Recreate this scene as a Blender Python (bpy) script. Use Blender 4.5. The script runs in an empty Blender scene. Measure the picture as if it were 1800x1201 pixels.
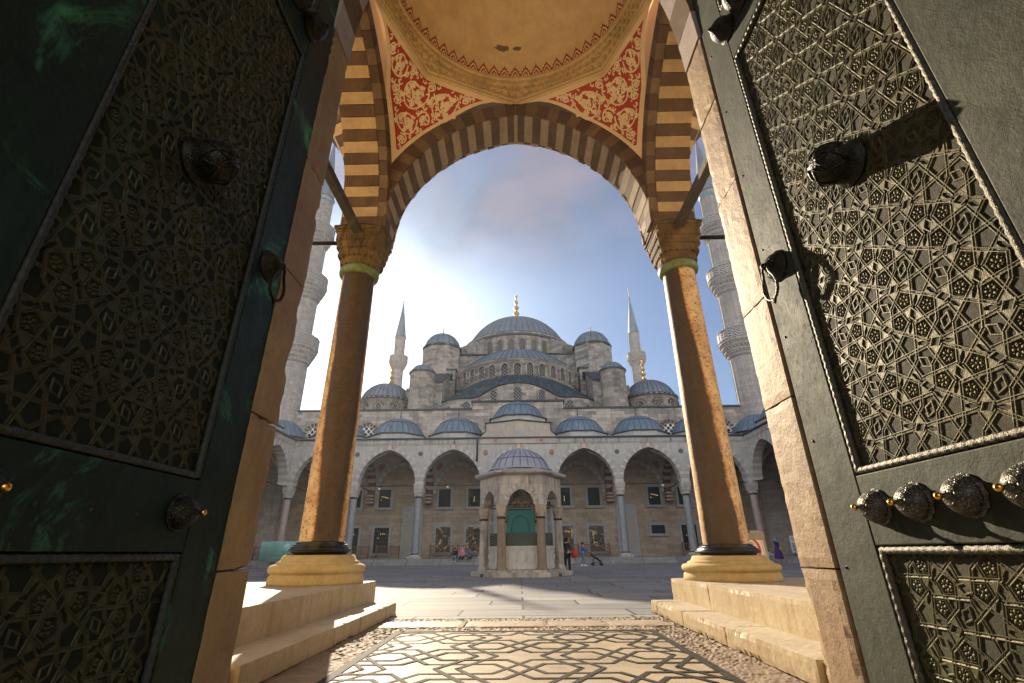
import bpy, math, random
from math import sin, cos, pi, sqrt, radians, atan2, acos, asin, hypot, floor
from mathutils import Vector
SC = bpy.context.scene
COL = SC.collection
RND = random.Random(7)

# ------------------------------------------------------------------ helpers
class MB:
    """collects simple shapes, links them as ONE mesh object"""
    def __init__(s):
        s.v = []; s.f = []; s.m = []; s.s = []
    def add(s, vs, fs, mat=0, smooth=False):
        o = len(s.v); s.v.extend([tuple(p) for p in vs])
        for f in fs:
            s.f.append(tuple(i + o for i in f)); s.m.append(mat); s.s.append(smooth)
    def hexa(s, p, mat=0, smooth=False):   # 8 points: bottom ring then top ring
        s.add(p, [(3, 2, 1, 0), (4, 5, 6, 7), (0, 1, 5, 4), (1, 2, 6, 5), (2, 3, 7, 6), (3, 0, 4, 7)], mat, smooth)
    def box(s, x0, x1, y0, y1, z0, z1, mat=0):
        s.hexa([(x0, y0, z0), (x1, y0, z0), (x1, y1, z0), (x0, y1, z0), (x0, y0, z1), (x1, y0, z1), (x1, y1, z1), (x0, y1, z1)], mat)
    def prism(s, poly, vec, mat=0, smooth=False):
        n = len(poly); q = [(p[0] + vec[0], p[1] + vec[1], p[2] + vec[2]) for p in poly]
        fs = [tuple(range(n))[::-1], tuple(range(n, 2 * n))]
        s.add(list(poly) + q, fs, mat)
        s.add(list(poly) + q, [(i, (i + 1) % n, (i + 1) % n + n, i + n) for i in range(n)], mat, smooth)
    def lathe(s, prof, cx=0, cy=0, n=24, mat=0, smooth=True, a0=0.0, a1=2 * pi, twist=0):
        full = abs(a1 - a0 - 2 * pi) < 1e-6
        k = n if full else n + 1
        vs = []
        for r, z in prof:
            for i in range(k):
                a = a0 + (a1 - a0) * i / n + twist
                vs.append((cx + r * cos(a), cy + r * sin(a), z))
        fs = []
        for j in range(len(prof) - 1):
            for i in range(n):
                a = j * k + i; b = j * k + (i + 1) % k
                fs.append((a, b, b + k, a + k))
        s.add(vs, fs, mat, smooth)
    def tube(s, path, r, n=8, mat=0, smooth=True, closed=False, cap=True):
        P = [Vector(p) for p in path]; m = len(P); vs = []; ref = None
        for i in range(m):
            if closed: t = P[(i + 1) % m] - P[i - 1]
            else: t = P[min(i + 1, m - 1)] - P[max(i - 1, 0)]
            t.normalize()
            if ref is None: ref = Vector((0, 0, 1)) if abs(t.z) < .9 else Vector((1, 0, 0))
            a = t.cross(ref).normalized(); b = a.cross(t).normalized(); ref = b
            rr = r[i] if isinstance(r, (list, tuple)) else r
            for k in range(n):
                an = 2 * pi * k / n
                vs.append(P[i] + a * (rr * cos(an)) + b * (rr * sin(an)))
        fs = []
        for i in range(m if closed else m - 1):
            j = (i + 1) % m
            for k in range(n):
                fs.append((i * n + k, i * n + (k + 1) % n, j * n + (k + 1) % n, j * n + k))
        if cap and not closed:
            fs.append(tuple(range(n))[::-1]); fs.append(tuple(range((m - 1) * n, m * n)))
        s.add(vs, fs, mat, smooth)
    def grid(s, fn, nu, nv, mat=0, smooth=True):
        vs = [fn(i / nu, j / nv) for j in range(nv + 1) for i in range(nu + 1)]
        fs = [(j * (nu + 1) + i, j * (nu + 1) + i + 1, (j + 1) * (nu + 1) + i + 1, (j + 1) * (nu + 1) + i) for j in range(nv) for i in range(nu)]
        s.add(vs, fs, mat, smooth)
    def map(s, fn): s.v = [tuple(fn(*p)) for p in s.v]; return s
    def build(s, name, mats, parent=None, bevel=0, segs=2, label=None, origin=None):
        if not isinstance(mats, (list, tuple)): mats = [mats]
        me = bpy.data.meshes.new(name)
        o = bpy.data.objects.new(name, me); COL.objects.link(o)
        if parent is not None:
            w = world(parent); o.parent = parent
            if origin is not None: o.location = Vector(origin) - w; w = Vector(origin)
        else:
            xs = [p[0] for p in s.v]; ys = [p[1] for p in s.v]; zs = [p[2] for p in s.v]
            w = Vector(((min(xs) + max(xs)) / 2, (min(ys) + max(ys)) / 2, min(zs))); o.location = w
        me.from_pydata([(p[0] - w.x, p[1] - w.y, p[2] - w.z) for p in s.v], [], s.f)
        me.polygons.foreach_set('material_index', s.m)
        me.polygons.foreach_set('use_smooth', s.s)
        for m in mats: me.materials.append(m)
        me.update()
        if bevel:
            b = o.modifiers.new('bevel', 'BEVEL'); b.width = bevel; b.segments = segs; b.limit_method = 'ANGLE'; b.angle_limit = 0.7
        if label: o['label'] = label
        return o

def world(o):
    w = Vector((0, 0, 0))
    while o is not None: w = w + o.location; o = o.parent
    return w
def thing(name, label, cat, loc, group=None):
    o = bpy.data.objects.new(name, None); COL.objects.link(o); o.location = loc
    o.empty_display_size = .2
    o['label'] = label; o['category'] = cat
    if group: o['group'] = group
    return o
def tag(o, label, cat, group=None):
    o['label'] = label; o['category'] = cat
    if group: o['group'] = group
    return o
def kind(o, k): o['kind'] = k; return o
def kids(o): return list(o.children)
def dup(o, loc, label=None, parent=None, rz=None):
    c = o.copy(); COL.objects.link(c)
    if parent is not None: c.parent = parent
    if loc is not None: c.location = loc
    if rz is not None: c.rotation_euler = (0, 0, rz)
    if label: c['label'] = label
    for k in kids(o):
        d = dup(k, None, None, c)
    return c
def hsh(*a):
    x = 0.0
    for i, q in enumerate(a): x += q * (12.9898 + 65.2 * i)
    x = sin(x) * 43758.5453
    return x - floor(x)

# ---- pointed arch: half span w, centre offset e, springing z0, ring offset t
def pointed(w, e, z0, t=0.0, n=16):
    R = w + e + t; th = acos(e / R)
    r = [(-e + R * cos(th * i / n), z0 + R * sin(th * i / n)) for i in range(n + 1)]
    return [(-x, z) for x, z in r] + [(x, z) for x, z in r[-2::-1]]     # left spring -> apex -> right spring
def arch_half(w, e, z0, t, z):
    R = w + e + t; d = R * R - (z - z0) ** 2
    return max(0.0, sqrt(d) - e) if d > 0 else 0.0

def arch_wall(mb, T, u0, u1, uc, w, e, z0, zt, d0, d1, mat=0, t=0.0, zb=None, n=16):
    """spandrel wall above a pointed opening, in wall coordinates u (along), d (depth), z"""
    pts = [(uc + x, z) for x, z in pointed(w, e, z0, t, n)]
    pts = [(max(u0, min(u1, x)), z) for x, z in pts]
    if pts[0][0] > u0 + 1e-4: pts = [(u0, z0)] + pts
    if pts[-1][0] < u1 - 1e-4: pts = pts + [(u1, z0)]
    for (a, za), (b, zb_) in zip(pts, pts[1:]):
        if abs(a - b) < 1e-5: continue
        mb.hexa([T(a, d0, za), T(b, d0, zb_), T(b, d1, zb_), T(a, d1, za), T(a, d0, zt), T(b, d0, zt), T(b, d1, zt), T(a, d1, zt)], mat)
def voussoirs(mb, T, uc, w, e, z0, t, d0, d1, k, mats=(0, 1), jit=0.0, gap=0.006, seed=0, djit=0.0):
    """ring of k blocks per half"""
    R = w + e; Ro = R + t
    ti = acos(e / R); to = acos(e / Ro)
    for sgn in (-1, 1):
        for i in range(k):
            a0, a1 = i / k, (i + 1) / k
            g = gap / R
            ri = R + jit * (hsh(i, sgn, seed) - .5)
            dd = djit * (hsh(i, sgn, seed + 3) - .5)
            def P(r, th): return (uc + sgn * (-e + r * cos(th)), z0 + r * sin(th))
            q = []
            sub = 2
            for s in range(sub):
                b0 = a0 + (a1 - a0) * s / sub; b1 = a0 + (a1 - a0) * (s + 1) / sub
                A = P(ri, ti * b0 + (g if s == 0 else 0)); B = P(ri, ti * b1 - (g if s == sub - 1 else 0))
                Cc = P(Ro, to * b1 - (g if s == sub - 1 else 0)); D = P(Ro, to * b0 + (g if s == 0 else 0))
                mb.hexa([T(A[0], d0 + dd, A[1]), T(B[0], d0 + dd, B[1]), T(B[0], d1 - dd, B[1]), T(A[0], d1 - dd, A[1]),
                         T(D[0], d0 + dd, D[1]), T(Cc[0], d0 + dd, Cc[1]), T(Cc[0], d1 - dd, Cc[1]), T(D[0], d1 - dd, D[1])], mats[i % len(mats)])

def cap_profile(R, h, n=10):
    """spherical-cap dome profile (r,z) from rim to apex"""
    Rs = (R * R + h * h) / (2 * h); zc = h - Rs
    a0 = atan2(-zc, R)
    return [(Rs * cos(a0 + (pi / 2 - a0) * i / n), zc + Rs * sin(a0 + (pi / 2 - a0) * i / n)) for i in range(n + 1)]
def lead_dome(mb, cx, cy, z, R, h, ribs, mat=0, a0=0.0, a1=2 * pi, eave=0.12, n=10, rw=0.05, band=True):
    pr = [(max(r, .001), z + zz) for r, zz in cap_profile(R, h, n)]
    mb.lathe(pr, cx, cy, max(24, ribs), mat, True, a0, a1)
    mb.lathe([(R * 1.0, z + .02), (R + eave, z - .02), (R + eave, z - .02 - eave), (R * .96, z - .02 - eave)], cx, cy, max(24, ribs), 1 if band else mat, False, a0, a1)
    for i in range(ribs + (0 if abs(a1 - a0 - 2 * pi) < 1e-6 else 1)):
        a = a0 + (a1 - a0) * i / ribs
        ca, sa = cos(a), sin(a)
        vs = []
        for r, zz in pr[:-1]:
            k = rw * min(1, .35 + r / R)
            for du, dr in ((-k, 0), (0, k * 1.3), (k, 0)):
                vs.append((cx + (r + dr) * ca - du * sa, cy + (r + dr) * sa + du * ca, zz + dr * .3))
        fs = []
        for j in range(len(pr) - 2):
            for q in (0, 1): fs.append((j * 3 + q, j * 3 + q + 1, j * 3 + q + 4, j * 3 + q + 3))
        mb.add(vs, fs, 2, False)
def finial_profile(z, h, r):
    P = [(1.0, 0), (.55, .06), (.25, .14), (.2, .22), (.42, .28), (.42, .32), (.16, .37), (.14, .42), (.36, .48), (.36, .52), (.13, .57), (.11, .62), (.28, .67), (.28, .71), (.09, .76), (.07, .82), (.17, .86), (.05, .9), (.03, .93)]
    return [(a * r, z + b * h) for a, b in P]
def finial(mb, cx, cy, z, h, r, mat=0):
    mb.lathe(finial_profile(z, h, r), cx, cy, 12, mat)
    rr = h * .045; c = z + h * .965   # crescent
    mb.tube([(cx + rr * sin(a), cy, c - rr * cos(a)) for a in [(-2.5 + 5.0 * i / 12) for i in range(13)]], [max(.15, cos((i - 6) / 6 * 1.45)) * rr * .33 for i in range(13)], 6, mat)

def rough_box(mb, x0, x1, y0, y1, z0, z1, step=.1, chip=.02, seed=0, mat=0, wob=.004, top=None):
    """a block of worn stone: subdivided, edges chipped back"""
    nx = max(1, int((x1 - x0) / step)); ny = max(1, int((y1 - y0) / step)); nz = max(1, int((z1 - z0) / step))
    def P(i, j, k):
        f = [i / nx, j / ny, k / nz]
        p = [x0 + (x1 - x0) * f[0], y0 + (y1 - y0) * f[1], z0 + (z1 - z0) * f[2]]
        c = [.5 * (x0 + x1), .5 * (y0 + y1), .5 * (z0 + z1)]
        on = [q in (0, 1) for q in f]
        if sum(on) >= 2:
            h = hsh(p[0] * 3.1, p[1] * 2.7, p[2] * 3.7 + seed)
            h2 = hsh(round(p[0] * 1.7), round(p[1] * 1.7), round(p[2] * 1.7) + seed)
            d = chip * (.25 + .55 * h * h + (1.2 * h if h2 > .8 else 0))
            for a in range(3):
                if on[a]: p[a] += d if p[a] < c[a] else -d
        else:
            for a in range(3):
                if on[a]: p[a] += wob * (hsh(p[0] * 2.3, p[1] * 3.3, p[2] * 1.3 + a + seed) - .5)
        return p
    for ax in range(3):
        nn = (nx, ny, nz); a, b = [q for q in range(3) if q != ax]
        for side in (0, nn[ax]):
            def G(u, v):
                q = [0, 0, 0]; q[ax] = side; q[a] = round(u * nn[a]); q[b] = round(v * nn[b]); return P(*q)
            mb.grid(G, nn[a], nn[b], top if (top is not None and ax == 2 and side) else mat, False)

# ------------------------------------------------------------------ materials
class NT:
    def __init__(s, name):
        s.m = bpy.data.materials.new(name); s.m.use_nodes = True
        s.t = s.m.node_tree; s.t.nodes.clear()
        s.out = s.t.nodes.new('ShaderNodeOutputMaterial')
    def n(s, typ, ins=None, **at):
        q = s.t.nodes.new('ShaderNode' + typ)
        for k, v in at.items(): setattr(q, k, v)
        for k, v in (ins or {}).items():
            if hasattr(v, 'is_linked'): s.t.links.new(v, q.inputs[k])
            elif isinstance(v, bpy.types.Node): s.t.links.new(v.outputs[0], q.inputs[k])
            else:
                if isinstance(v, tuple) and len(v) == 3 and q.inputs[k].type == 'RGBA': v = v + (1,)
                q.inputs[k].default_value = v
        return q
    def math(s, op, a, b=0.0, c=0.0, clamp=False):
        return s.n('Math', {0: a, 1: b, 2: c}, operation=op, use_clamp=clamp)
    def mix(s, f, a, b, mode='MIX'):
        q = s.n('Mix', None, data_type='RGBA', blend_type=mode)
        for i, v in ((0, f), (6, a), (7, b)):
            if hasattr(v, 'is_linked'): s.t.links.new(v, q.inputs[i])
            elif isinstance(v, bpy.types.Node): s.t.links.new(v.outputs[0], q.inputs[i])
            else: q.inputs[i].default_value = (v + (1,)) if isinstance(v, tuple) and len(v) == 3 else v
        return q.outputs[2]
    def ramp(s, f, a, b):
        return s.n('MapRange', {0: f, 1: a, 2: b, 3: 0.0, 4: 1.0}, clamp=True).outputs[0]
    def pos(s):
        return s.n('NewGeometry').outputs['Position']
    def xyz(s, v):
        q = s.n('SeparateXYZ', {0: v}); return q.outputs[0], q.outputs[1], q.outputs[2]
    def vec(s, x, y, z=0.0): return s.n('CombineXYZ', {0: x, 1: y, 2: z}).outputs[0]
    def noise(s, v, scale, detail=4.0, rough=.6, dist=0.0):
        return s.n('TexNoise', {'Vector': v, 'Scale': scale, 'Detail': detail, 'Roughness': rough, 'Distortion': dist}).outputs['Fac']
    def bump(s, h, st, dist=.02, nrm=None):
        i = {'Height': h, 'Strength': st, 'Distance': dist}
        if nrm is not None: i['Normal'] = nrm
        return s.n('Bump', i).outputs[0]
    def done(s, col, rough=.8, normal=None, metal=0.0, spec=.4, **kw):
        i = {'Base Color': col, 'Roughness': rough, 'Metallic': metal, 'Specular IOR Level': spec}
        if normal is not None: i['Normal'] = normal
        i.update(kw)
        b = s.n('BsdfPrincipled', i)
        s.t.links.new(b.outputs[0], s.out.inputs[0]); return s.m

def stone(name, c1, c2, brick=None, stain=None, stain_amt=.5, rough=.85, bump=.35, var=.25, scale=1.0, streak_scale=(1.6, .22), speck=None, axis='uz', mortar=.55, spec=.3, grain=.18):
    t = NT(name); p = t.pos(); x, y, z = t.xyz(p)
    u = t.math('ADD', x, y).outputs[0]
    big = t.noise(p, .7 * scale, 5, .65); fine = t.noise(p, 14 * scale, 6, .7); mid = t.noise(p, 3.2 * scale, 5, .65)
    col = t.mix(t.ramp(big, .35, .65), c1, c2)
    col = t.mix(t.ramp(mid, .3, .75), col, t.mix(1.0, col, (.78, .77, .76), 'MULTIPLY'))
    h = t.math('MULTIPLY', fine, .5).outputs[0]
    if brick:
        bv = t.vec(u, z) if axis == 'uz' else t.vec(x, y)
        b = t.n('TexBrick', {'Vector': bv, 'Scale': 1.0, 'Color1': (1 - var, 1 - var, 1 - var * .9), 'Color2': (1 + var * .35, 1 + var * .3, 1 + var * .2), 'Mortar': (mortar, mortar * .97, mortar * .92), 'Mortar Size': brick[2] if len(brick) > 2 else .012, 'Mortar Smooth': .3, 'Bias': .1, 'Brick Width': brick[0], 'Row Height': brick[1]}, offset=.5, offset_frequency=2)
        col = t.mix(1.0, col, b.outputs['Color'], 'MULTIPLY')
        h = t.math('SUBTRACT', h, t.math('MULTIPLY', b.outputs['Fac'], .8)).outputs[0]
    if stain:
        sv = t.vec(t.math('MULTIPLY', u, streak_scale[0]), t.math('MULTIPLY', z, streak_scale[1]), t.math('MULTIPLY', x, .7))
        sn = t.noise(sv, 1.0, 6, .7)
        f = t.math('MULTIPLY', t.ramp(sn, .5, .72), stain_amt).outputs[0]
        col = t.mix(f, col, stain)
    if speck:
        sp = t.n('TexVoronoi', {'Vector': p, 'Scale': 22 * scale}).outputs['Distance']
        f = t.math('MULTIPLY', t.math('LESS_THAN', sp, .16), t.ramp(mid, .45, .6)).outputs[0]
        col = t.mix(f, col, speck)
    col = t.mix(grain, col, t.mix(fine, (.35, .35, .35), (1.3, 1.3, 1.3)), 'MULTIPLY')
    return t.done(col, rough, t.bump(h, bump, .03), 0, spec)

def plain(name, c, rough=.6, metal=0.0, var=.12, scale=6.0, bump=.1, spec=.4, **kw):
    t = NT(name); p = t.pos(); f = t.noise(p, scale, 5, .65)
    col = t.mix(t.ramp(f, .3, .7), tuple(q * (1 - var) for q in c), tuple(min(1, q * (1 + var)) for q in c))
    return t.done(col, rough, t.bump(t.noise(p, scale * 4, 4), bump, .01), metal, spec, **kw)
def glow(name, c, s):
    t = NT(name); e = t.n('Emission', {'Color': c, 'Strength': s}); t.t.links.new(e.outputs[0], t.out.inputs[0]); return t.m

M = {}
M['ashlar'] = stone('weathered_ashlar', (.47, .43, .38), (.37, .345, .315), (1.15, .42, .012), (.12, .115, .11), .8, var=.5, bump=.6)
M['ashlar_grey'] = stone('grey_ashlar', (.40, .385, .37), (.30, .29, .28), (.95, .36, .012), (.09, .095, .095), .85, var=.5, bump=.5)
M['facade'] = stone('facade_ashlar', (.42, .35, .27), (.34, .28, .22), (1.4, .42, .008), (.24, .15, .09), .5, var=.25, bump=.4, streak_scale=(.5, 1.6))
M['minaret'] = stone('minaret_ashlar', (.46, .43, .41), (.38, .355, .345), (.7, .45, .01), (.2, .19, .185), .4, var=.22, bump=.4)
M['white_wall'] = stone('pale_marble_wall', (.50, .49, .46), (.42, .42, .41), (1.7, .6, .006), (.17, .17, .16), .55, var=.14, bump=.3, streak_scale=(2.6, .35))
M['vous_a'] = plain('pale_voussoir', (.46, .43, .40), .8); M['vous_b'] = plain('grey_voussoir', (.33, .33, .33), .8)
M['trim_grey'] = plain('grey_stone_trim', (.27, .29, .30), .7, var=.25)
M['frieze'] = stone('stained_frieze', (.45, .44, .42), (.36, .36, .35), None, (.04, .04, .04), .95, streak_scale=(5.0, .3))
M['shade_plaster'] = plain('grey_vault_plaster', (.36, .34, .33), .85, var=.2, scale=2)
M['red_roundel'] = plain('faded_red_roundel', (.30, .12, .10), .85)
M['red_disc'] = plain('porphyry_disc', (.30, .13, .11), .5); M['dark_disc'] = plain('dark_marble_disc', (.06, .065, .07), .4)
M['brown_stripe'] = plain('brown_voussoir', (.11, .06, .045), .85, var=.35, scale=9, bump=.3); M['cream_stripe'] = plain('cream_voussoir', (.36, .30, .25), .85, var=.2)
def lead(name, a, b, rough=.55):
    t = NT(name); p = t.pos(); x, y, z = t.xyz(p)
    f = t.noise(p, .9, 6, .7); s = t.noise(t.vec(t.math('MULTIPLY', t.math('ADD', x, y), 2.6), t.math('MULTIPLY', z, .45), x), 1.0, 5, .65)
    col = t.mix(t.ramp(f, .3, .7), a, b); col = t.mix(t.math('MULTIPLY', t.ramp(s, .52, .72), .5), col, (.36, .40, .44))
    col = t.mix(t.math('MULTIPLY', t.ramp(s, .46, .3), .35), col, (.04, .05, .06))
    return t.done(col, rough, t.bump(f, .25, .05), .25, .5)
M['lead'] = lead('lead_roof', (.12, .16, .205), (.175, .215, .26)); M['lead_blue'] = lead('blue_lead_roof', (.095, .155, .215), (.15, .215, .28)); M['lead_dark'] = lead('dark_lead_roof', (.018, .045, .06), (.035, .07, .085))
M['lead_fountain'] = lead('pale_lead_roof', (.26, .28, .37), (.36, .38, .47))
M['eave'] = plain('dark_lead_eave', (.035, .045, .055), .6)
M['gold'] = plain('gilded_copper', (.50, .31, .08), .42, .85, .2); M['seam'] = plain('shaded_lead_seam', (.055, .085, .12), .6); M['bronze_finial'] = plain('tarnished_finial', (.09, .085, .07), .5, .6)  # dome seams painted darker than the lead to stand for their shade
M['iron'] = plain('black_iron', (.03, .032, .033), .6, .3); M['tie'] = stone('weathered_tie_timber', (.10, .085, .06), (.05, .045, .035), None, (.2, .17, .12), .5, streak_scale=(9, 2))
M['glass'] = plain('dark_window_glass', (.010, .018, .022), .45, 0, .2, spec=.12)
M['wood'] = plain('brown_railing_wood', (.16, .07, .04), .6, 0, .25)
def lattice(name, light, dark, sc):
    t = NT(name); x, y, z = t.xyz(t.pos()); u = t.math('MULTIPLY', t.math('ADD', x, t.math('MULTIPLY', y, .4)), sc)
    zz = t.math('MULTIPLY', z, sc * .9)
    a = t.math('SINE', t.math('MULTIPLY', t.math('ADD', u, zz), pi)); b = t.math('SINE', t.math('MULTIPLY', t.math('SUBTRACT', u, zz), pi))
    g = t.ramp(t.math('ABSOLUTE', t.math('MULTIPLY', a, b)).outputs[0], .22, .42)
    return t.done(t.mix(t.math('POWER', g, 1.0), light, dark), .7, t.bump(g, .6, -.05))
M['lattice'] = lattice('pierced_stone_lattice', (.21, .21, .205), (.015, .02, .024), 2.3); M['lattice_big'] = lattice('white_pierced_lattice', (.62, .62, .60), (.012, .016, .02), 1.6)

# near stones (warm)
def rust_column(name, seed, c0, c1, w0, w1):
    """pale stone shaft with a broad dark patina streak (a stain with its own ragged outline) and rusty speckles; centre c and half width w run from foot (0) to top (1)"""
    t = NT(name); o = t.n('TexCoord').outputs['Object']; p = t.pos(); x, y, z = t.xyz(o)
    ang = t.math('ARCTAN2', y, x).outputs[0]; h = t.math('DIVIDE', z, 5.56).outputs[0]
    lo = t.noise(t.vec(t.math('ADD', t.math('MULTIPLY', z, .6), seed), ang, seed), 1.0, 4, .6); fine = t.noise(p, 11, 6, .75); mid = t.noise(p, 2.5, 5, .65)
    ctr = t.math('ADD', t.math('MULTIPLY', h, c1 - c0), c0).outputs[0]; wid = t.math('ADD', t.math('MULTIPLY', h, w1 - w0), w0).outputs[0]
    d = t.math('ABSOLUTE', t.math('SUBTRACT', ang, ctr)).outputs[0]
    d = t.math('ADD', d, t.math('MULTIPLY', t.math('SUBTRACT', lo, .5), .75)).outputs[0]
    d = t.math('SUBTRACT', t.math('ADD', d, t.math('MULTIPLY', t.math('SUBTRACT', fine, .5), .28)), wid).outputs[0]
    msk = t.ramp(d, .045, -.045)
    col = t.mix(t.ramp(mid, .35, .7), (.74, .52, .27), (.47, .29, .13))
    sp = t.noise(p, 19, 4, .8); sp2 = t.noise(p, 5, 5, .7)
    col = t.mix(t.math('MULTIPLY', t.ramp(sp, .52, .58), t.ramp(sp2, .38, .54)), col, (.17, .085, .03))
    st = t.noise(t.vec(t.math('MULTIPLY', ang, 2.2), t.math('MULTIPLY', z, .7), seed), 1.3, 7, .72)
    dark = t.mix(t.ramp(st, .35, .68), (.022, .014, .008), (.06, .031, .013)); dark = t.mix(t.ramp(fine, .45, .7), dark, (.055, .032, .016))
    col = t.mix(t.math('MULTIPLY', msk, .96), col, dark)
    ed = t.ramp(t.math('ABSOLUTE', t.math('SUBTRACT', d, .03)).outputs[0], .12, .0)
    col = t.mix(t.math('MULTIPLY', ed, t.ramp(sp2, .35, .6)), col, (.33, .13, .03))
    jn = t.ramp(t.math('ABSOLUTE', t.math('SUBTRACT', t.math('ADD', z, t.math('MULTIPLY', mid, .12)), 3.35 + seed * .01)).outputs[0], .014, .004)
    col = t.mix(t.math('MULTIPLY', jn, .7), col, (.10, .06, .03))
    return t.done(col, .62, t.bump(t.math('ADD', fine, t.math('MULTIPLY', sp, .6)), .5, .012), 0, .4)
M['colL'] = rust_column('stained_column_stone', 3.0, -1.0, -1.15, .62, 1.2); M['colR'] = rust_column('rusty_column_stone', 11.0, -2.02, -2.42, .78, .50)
M['plinth'] = stone('ochre_plinth_stone', (.60, .45, .21), (.52, .37, .16), None, (.34, .33, .11), .5, scale=2.2, streak_scale=(4, 2), speck=(.2, .13, .05), bump=.3, grain=.55)
M['bronze_ring'] = plain('black_bronze_ring', (.035, .033, .028), .28, .7, .3, 12, .2)
M['verdigris_ring'] = plain('verdigris_bronze_collar', (.17, .21, .085), .5, .3, .35, 8, .3)
M['capital'] = stone('stained_capital_stone', (.26, .165, .06), (.09, .055, .026), None, (.03, .02, .01), 1.0, scale=2.5, streak_scale=(5, .8), speck=(.08, .05, .03), bump=.5, grain=.55)
M['vred'] = stone('red_brown_voussoir', (.21, .125, .065), (.135, .08, .045), None, (.05, .035, .03), .6, scale=3, bump=.7, speck=(.05, .03, .02), grain=.55)
M['vbrown_a'] = stone('dark_brown_face_stone', (.17, .10, .055), (.12, .07, .04), None, (.06, .04, .025), .5, scale=3, bump=.4, grain=.55); M['vbrown_b'] = stone('mid_brown_face_stone', (.27, .18, .10), (.20, .13, .075), None, (.10, .065, .04), .5, scale=3, bump=.4, grain=.55)
M['vcream_dim'] = stone('dusty_cream_voussoir', (.50, .39, .25), (.40, .31, .20), None, (.22, .15, .09), .7, scale=3, bump=.4, streak_scale=(1, 7), grain=.55)
M['vcream'] = stone('cream_voussoir_stone', (.68, .47, .235), (.56, .385, .19), None, (.40, .27, .13), .5, scale=3, bump=.4, streak_scale=(1, 7), grain=.55)
M['vpale'] = stone('pale_pink_voussoir', (.50, .41, .35), (.40, .33, .29), None, (.2, .15, .12), .5, scale=3, bump=.4, grain=.55)
M['jamb'] = stone('golden_jamb_stone', (.42, .28, .12), (.30, .185, .10), None, (.21, .12, .075), .6, scale=2.4, streak_scale=(3, 1.2), bump=.4, rough=.6, grain=.55)
M['jamb_pink'] = stone('reddish_jamb_stone', (.42, .275, .13), (.32, .20, .105), None, (.20, .11, .07), .6, scale=2.4, streak_scale=(3, 1.2), bump=.4, rough=.6, grain=.55)
M['step'] = stone('cream_marble_step', (.56, .45, .28), (.50, .39, .23), None, (.36, .22, .08), .8, scale=2.0, streak_scale=(5.5, .7), speck=(.30, .22, .13), bump=.35, rough=.5, grain=.55)
M['step_top'] = stone('veined_marble_tread', (.50, .44, .34), (.44, .38, .30), None, (.36, .31, .25), .6, scale=2.0, streak_scale=(1.5, 2), bump=.12, rough=.6, spec=.04)
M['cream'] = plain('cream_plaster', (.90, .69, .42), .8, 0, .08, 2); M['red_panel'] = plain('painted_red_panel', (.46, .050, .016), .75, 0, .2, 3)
M['scroll'] = plain('cream_scroll_paint', (.88, .70, .42), .8, 0, .12, 5)
M['ceiling'] = stone('ochre_dome_plaster', (.92, .73, .42), (.84, .63, .33), None, (.93, .80, .54), .5, scale=.9, bump=.12, streak_scale=(.8, .8))
M['grey_patch'] = plain('bare_mortar_patch', (.20, .15, .09), .9, 0, .2, 10)
M['muq'] = stone('carved_plaster_cornice', (.80, .60, .30), (.68, .50, .24), None, (.3, .21, .10), .6, scale=3, bump=.5)
M['red_line'] = plain('red_ornament_paint', (.36, .05, .02), .8, 0, .2, 10)
M['gate_wall'] = stone('pale_gate_wall', (.80, .66, .44), (.72, .58, .38), (1.1, .5, .006), None, bump=.3)  # wall face out of view, coloured pale to bounce light into the porch
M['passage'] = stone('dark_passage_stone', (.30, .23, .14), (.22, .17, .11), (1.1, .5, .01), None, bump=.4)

def bronze(name, base, alt, green, gamt, rough=.5, metal=.3, gs=1.3):
    t = NT(name); p = t.pos(); x, y, z = t.xyz(p); f = t.noise(p, 2.1, 7, .72, .4); g = t.noise(p, gs, 7, .72, .9); k = t.noise(p, 30, 5, .75); w = t.noise(p, 7, 6, .75)
    sc = t.noise(t.vec(t.math('MULTIPLY', y, 9.0), t.math('MULTIPLY', z, 1.2), x), 1.5, 6, .7)
    col = t.mix(t.ramp(f, .34, .66), base, alt); col = t.mix(t.math('MULTIPLY', t.ramp(sc, .5, .7), .45), col, tuple(q * 1.7 for q in base))
    col = t.mix(t.math('MULTIPLY', t.ramp(w, .52, .7), .5), col, tuple(q * .45 for q in alt))
    m = t.math('MULTIPLY', t.ramp(g, .52, .64), t.math('MULTIPLY', t.ramp(w, .35, .6), gamt)).outputs[0]
    col = t.mix(m, col, green)
    pit = t.ramp(k, .60, .70); col = t.mix(t.math('MULTIPLY', pit, .4), col, tuple(q * .35 for q in alt))
    return t.done(col, t.math('ADD', t.math('MULTIPLY', w, .3), rough - .12), t.bump(t.math('SUBTRACT', t.math('ADD', t.math('MULTIPLY', w, .9), t.math('MULTIPLY', k, .35)), t.math('MULTIPLY', pit, .6)), .6, .010), metal, .22)
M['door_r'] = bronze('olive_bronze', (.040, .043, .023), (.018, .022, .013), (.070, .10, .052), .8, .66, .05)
M['panel_r'] = bronze('shaded_bronze_ground', (.046, .040, .020), (.030, .028, .016), (.05, .07, .035), .4, .75, .0); M['crest_r'] = bronze('sunlit_bronze_relief', (.082, .066, .022), (.050, .045, .019), (.07, .10, .04), .35, .5, .25)  # recess shade and sunlit crests of the relief put into these two colours
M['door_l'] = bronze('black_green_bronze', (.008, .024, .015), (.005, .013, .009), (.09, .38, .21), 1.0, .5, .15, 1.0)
M['panel_l'] = bronze('dark_bronze_ground', (.008, .012, .008), (.006, .009, .006), (.02, .05, .03), .5, .8, .0); M['crest_l'] = bronze('dark_bronze_relief', (.055, .05, .024), (.035, .036, .02), (.04, .08, .045), .4, .42, .4)  # same split for the left leaf: shade in ground colour, light in relief
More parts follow.
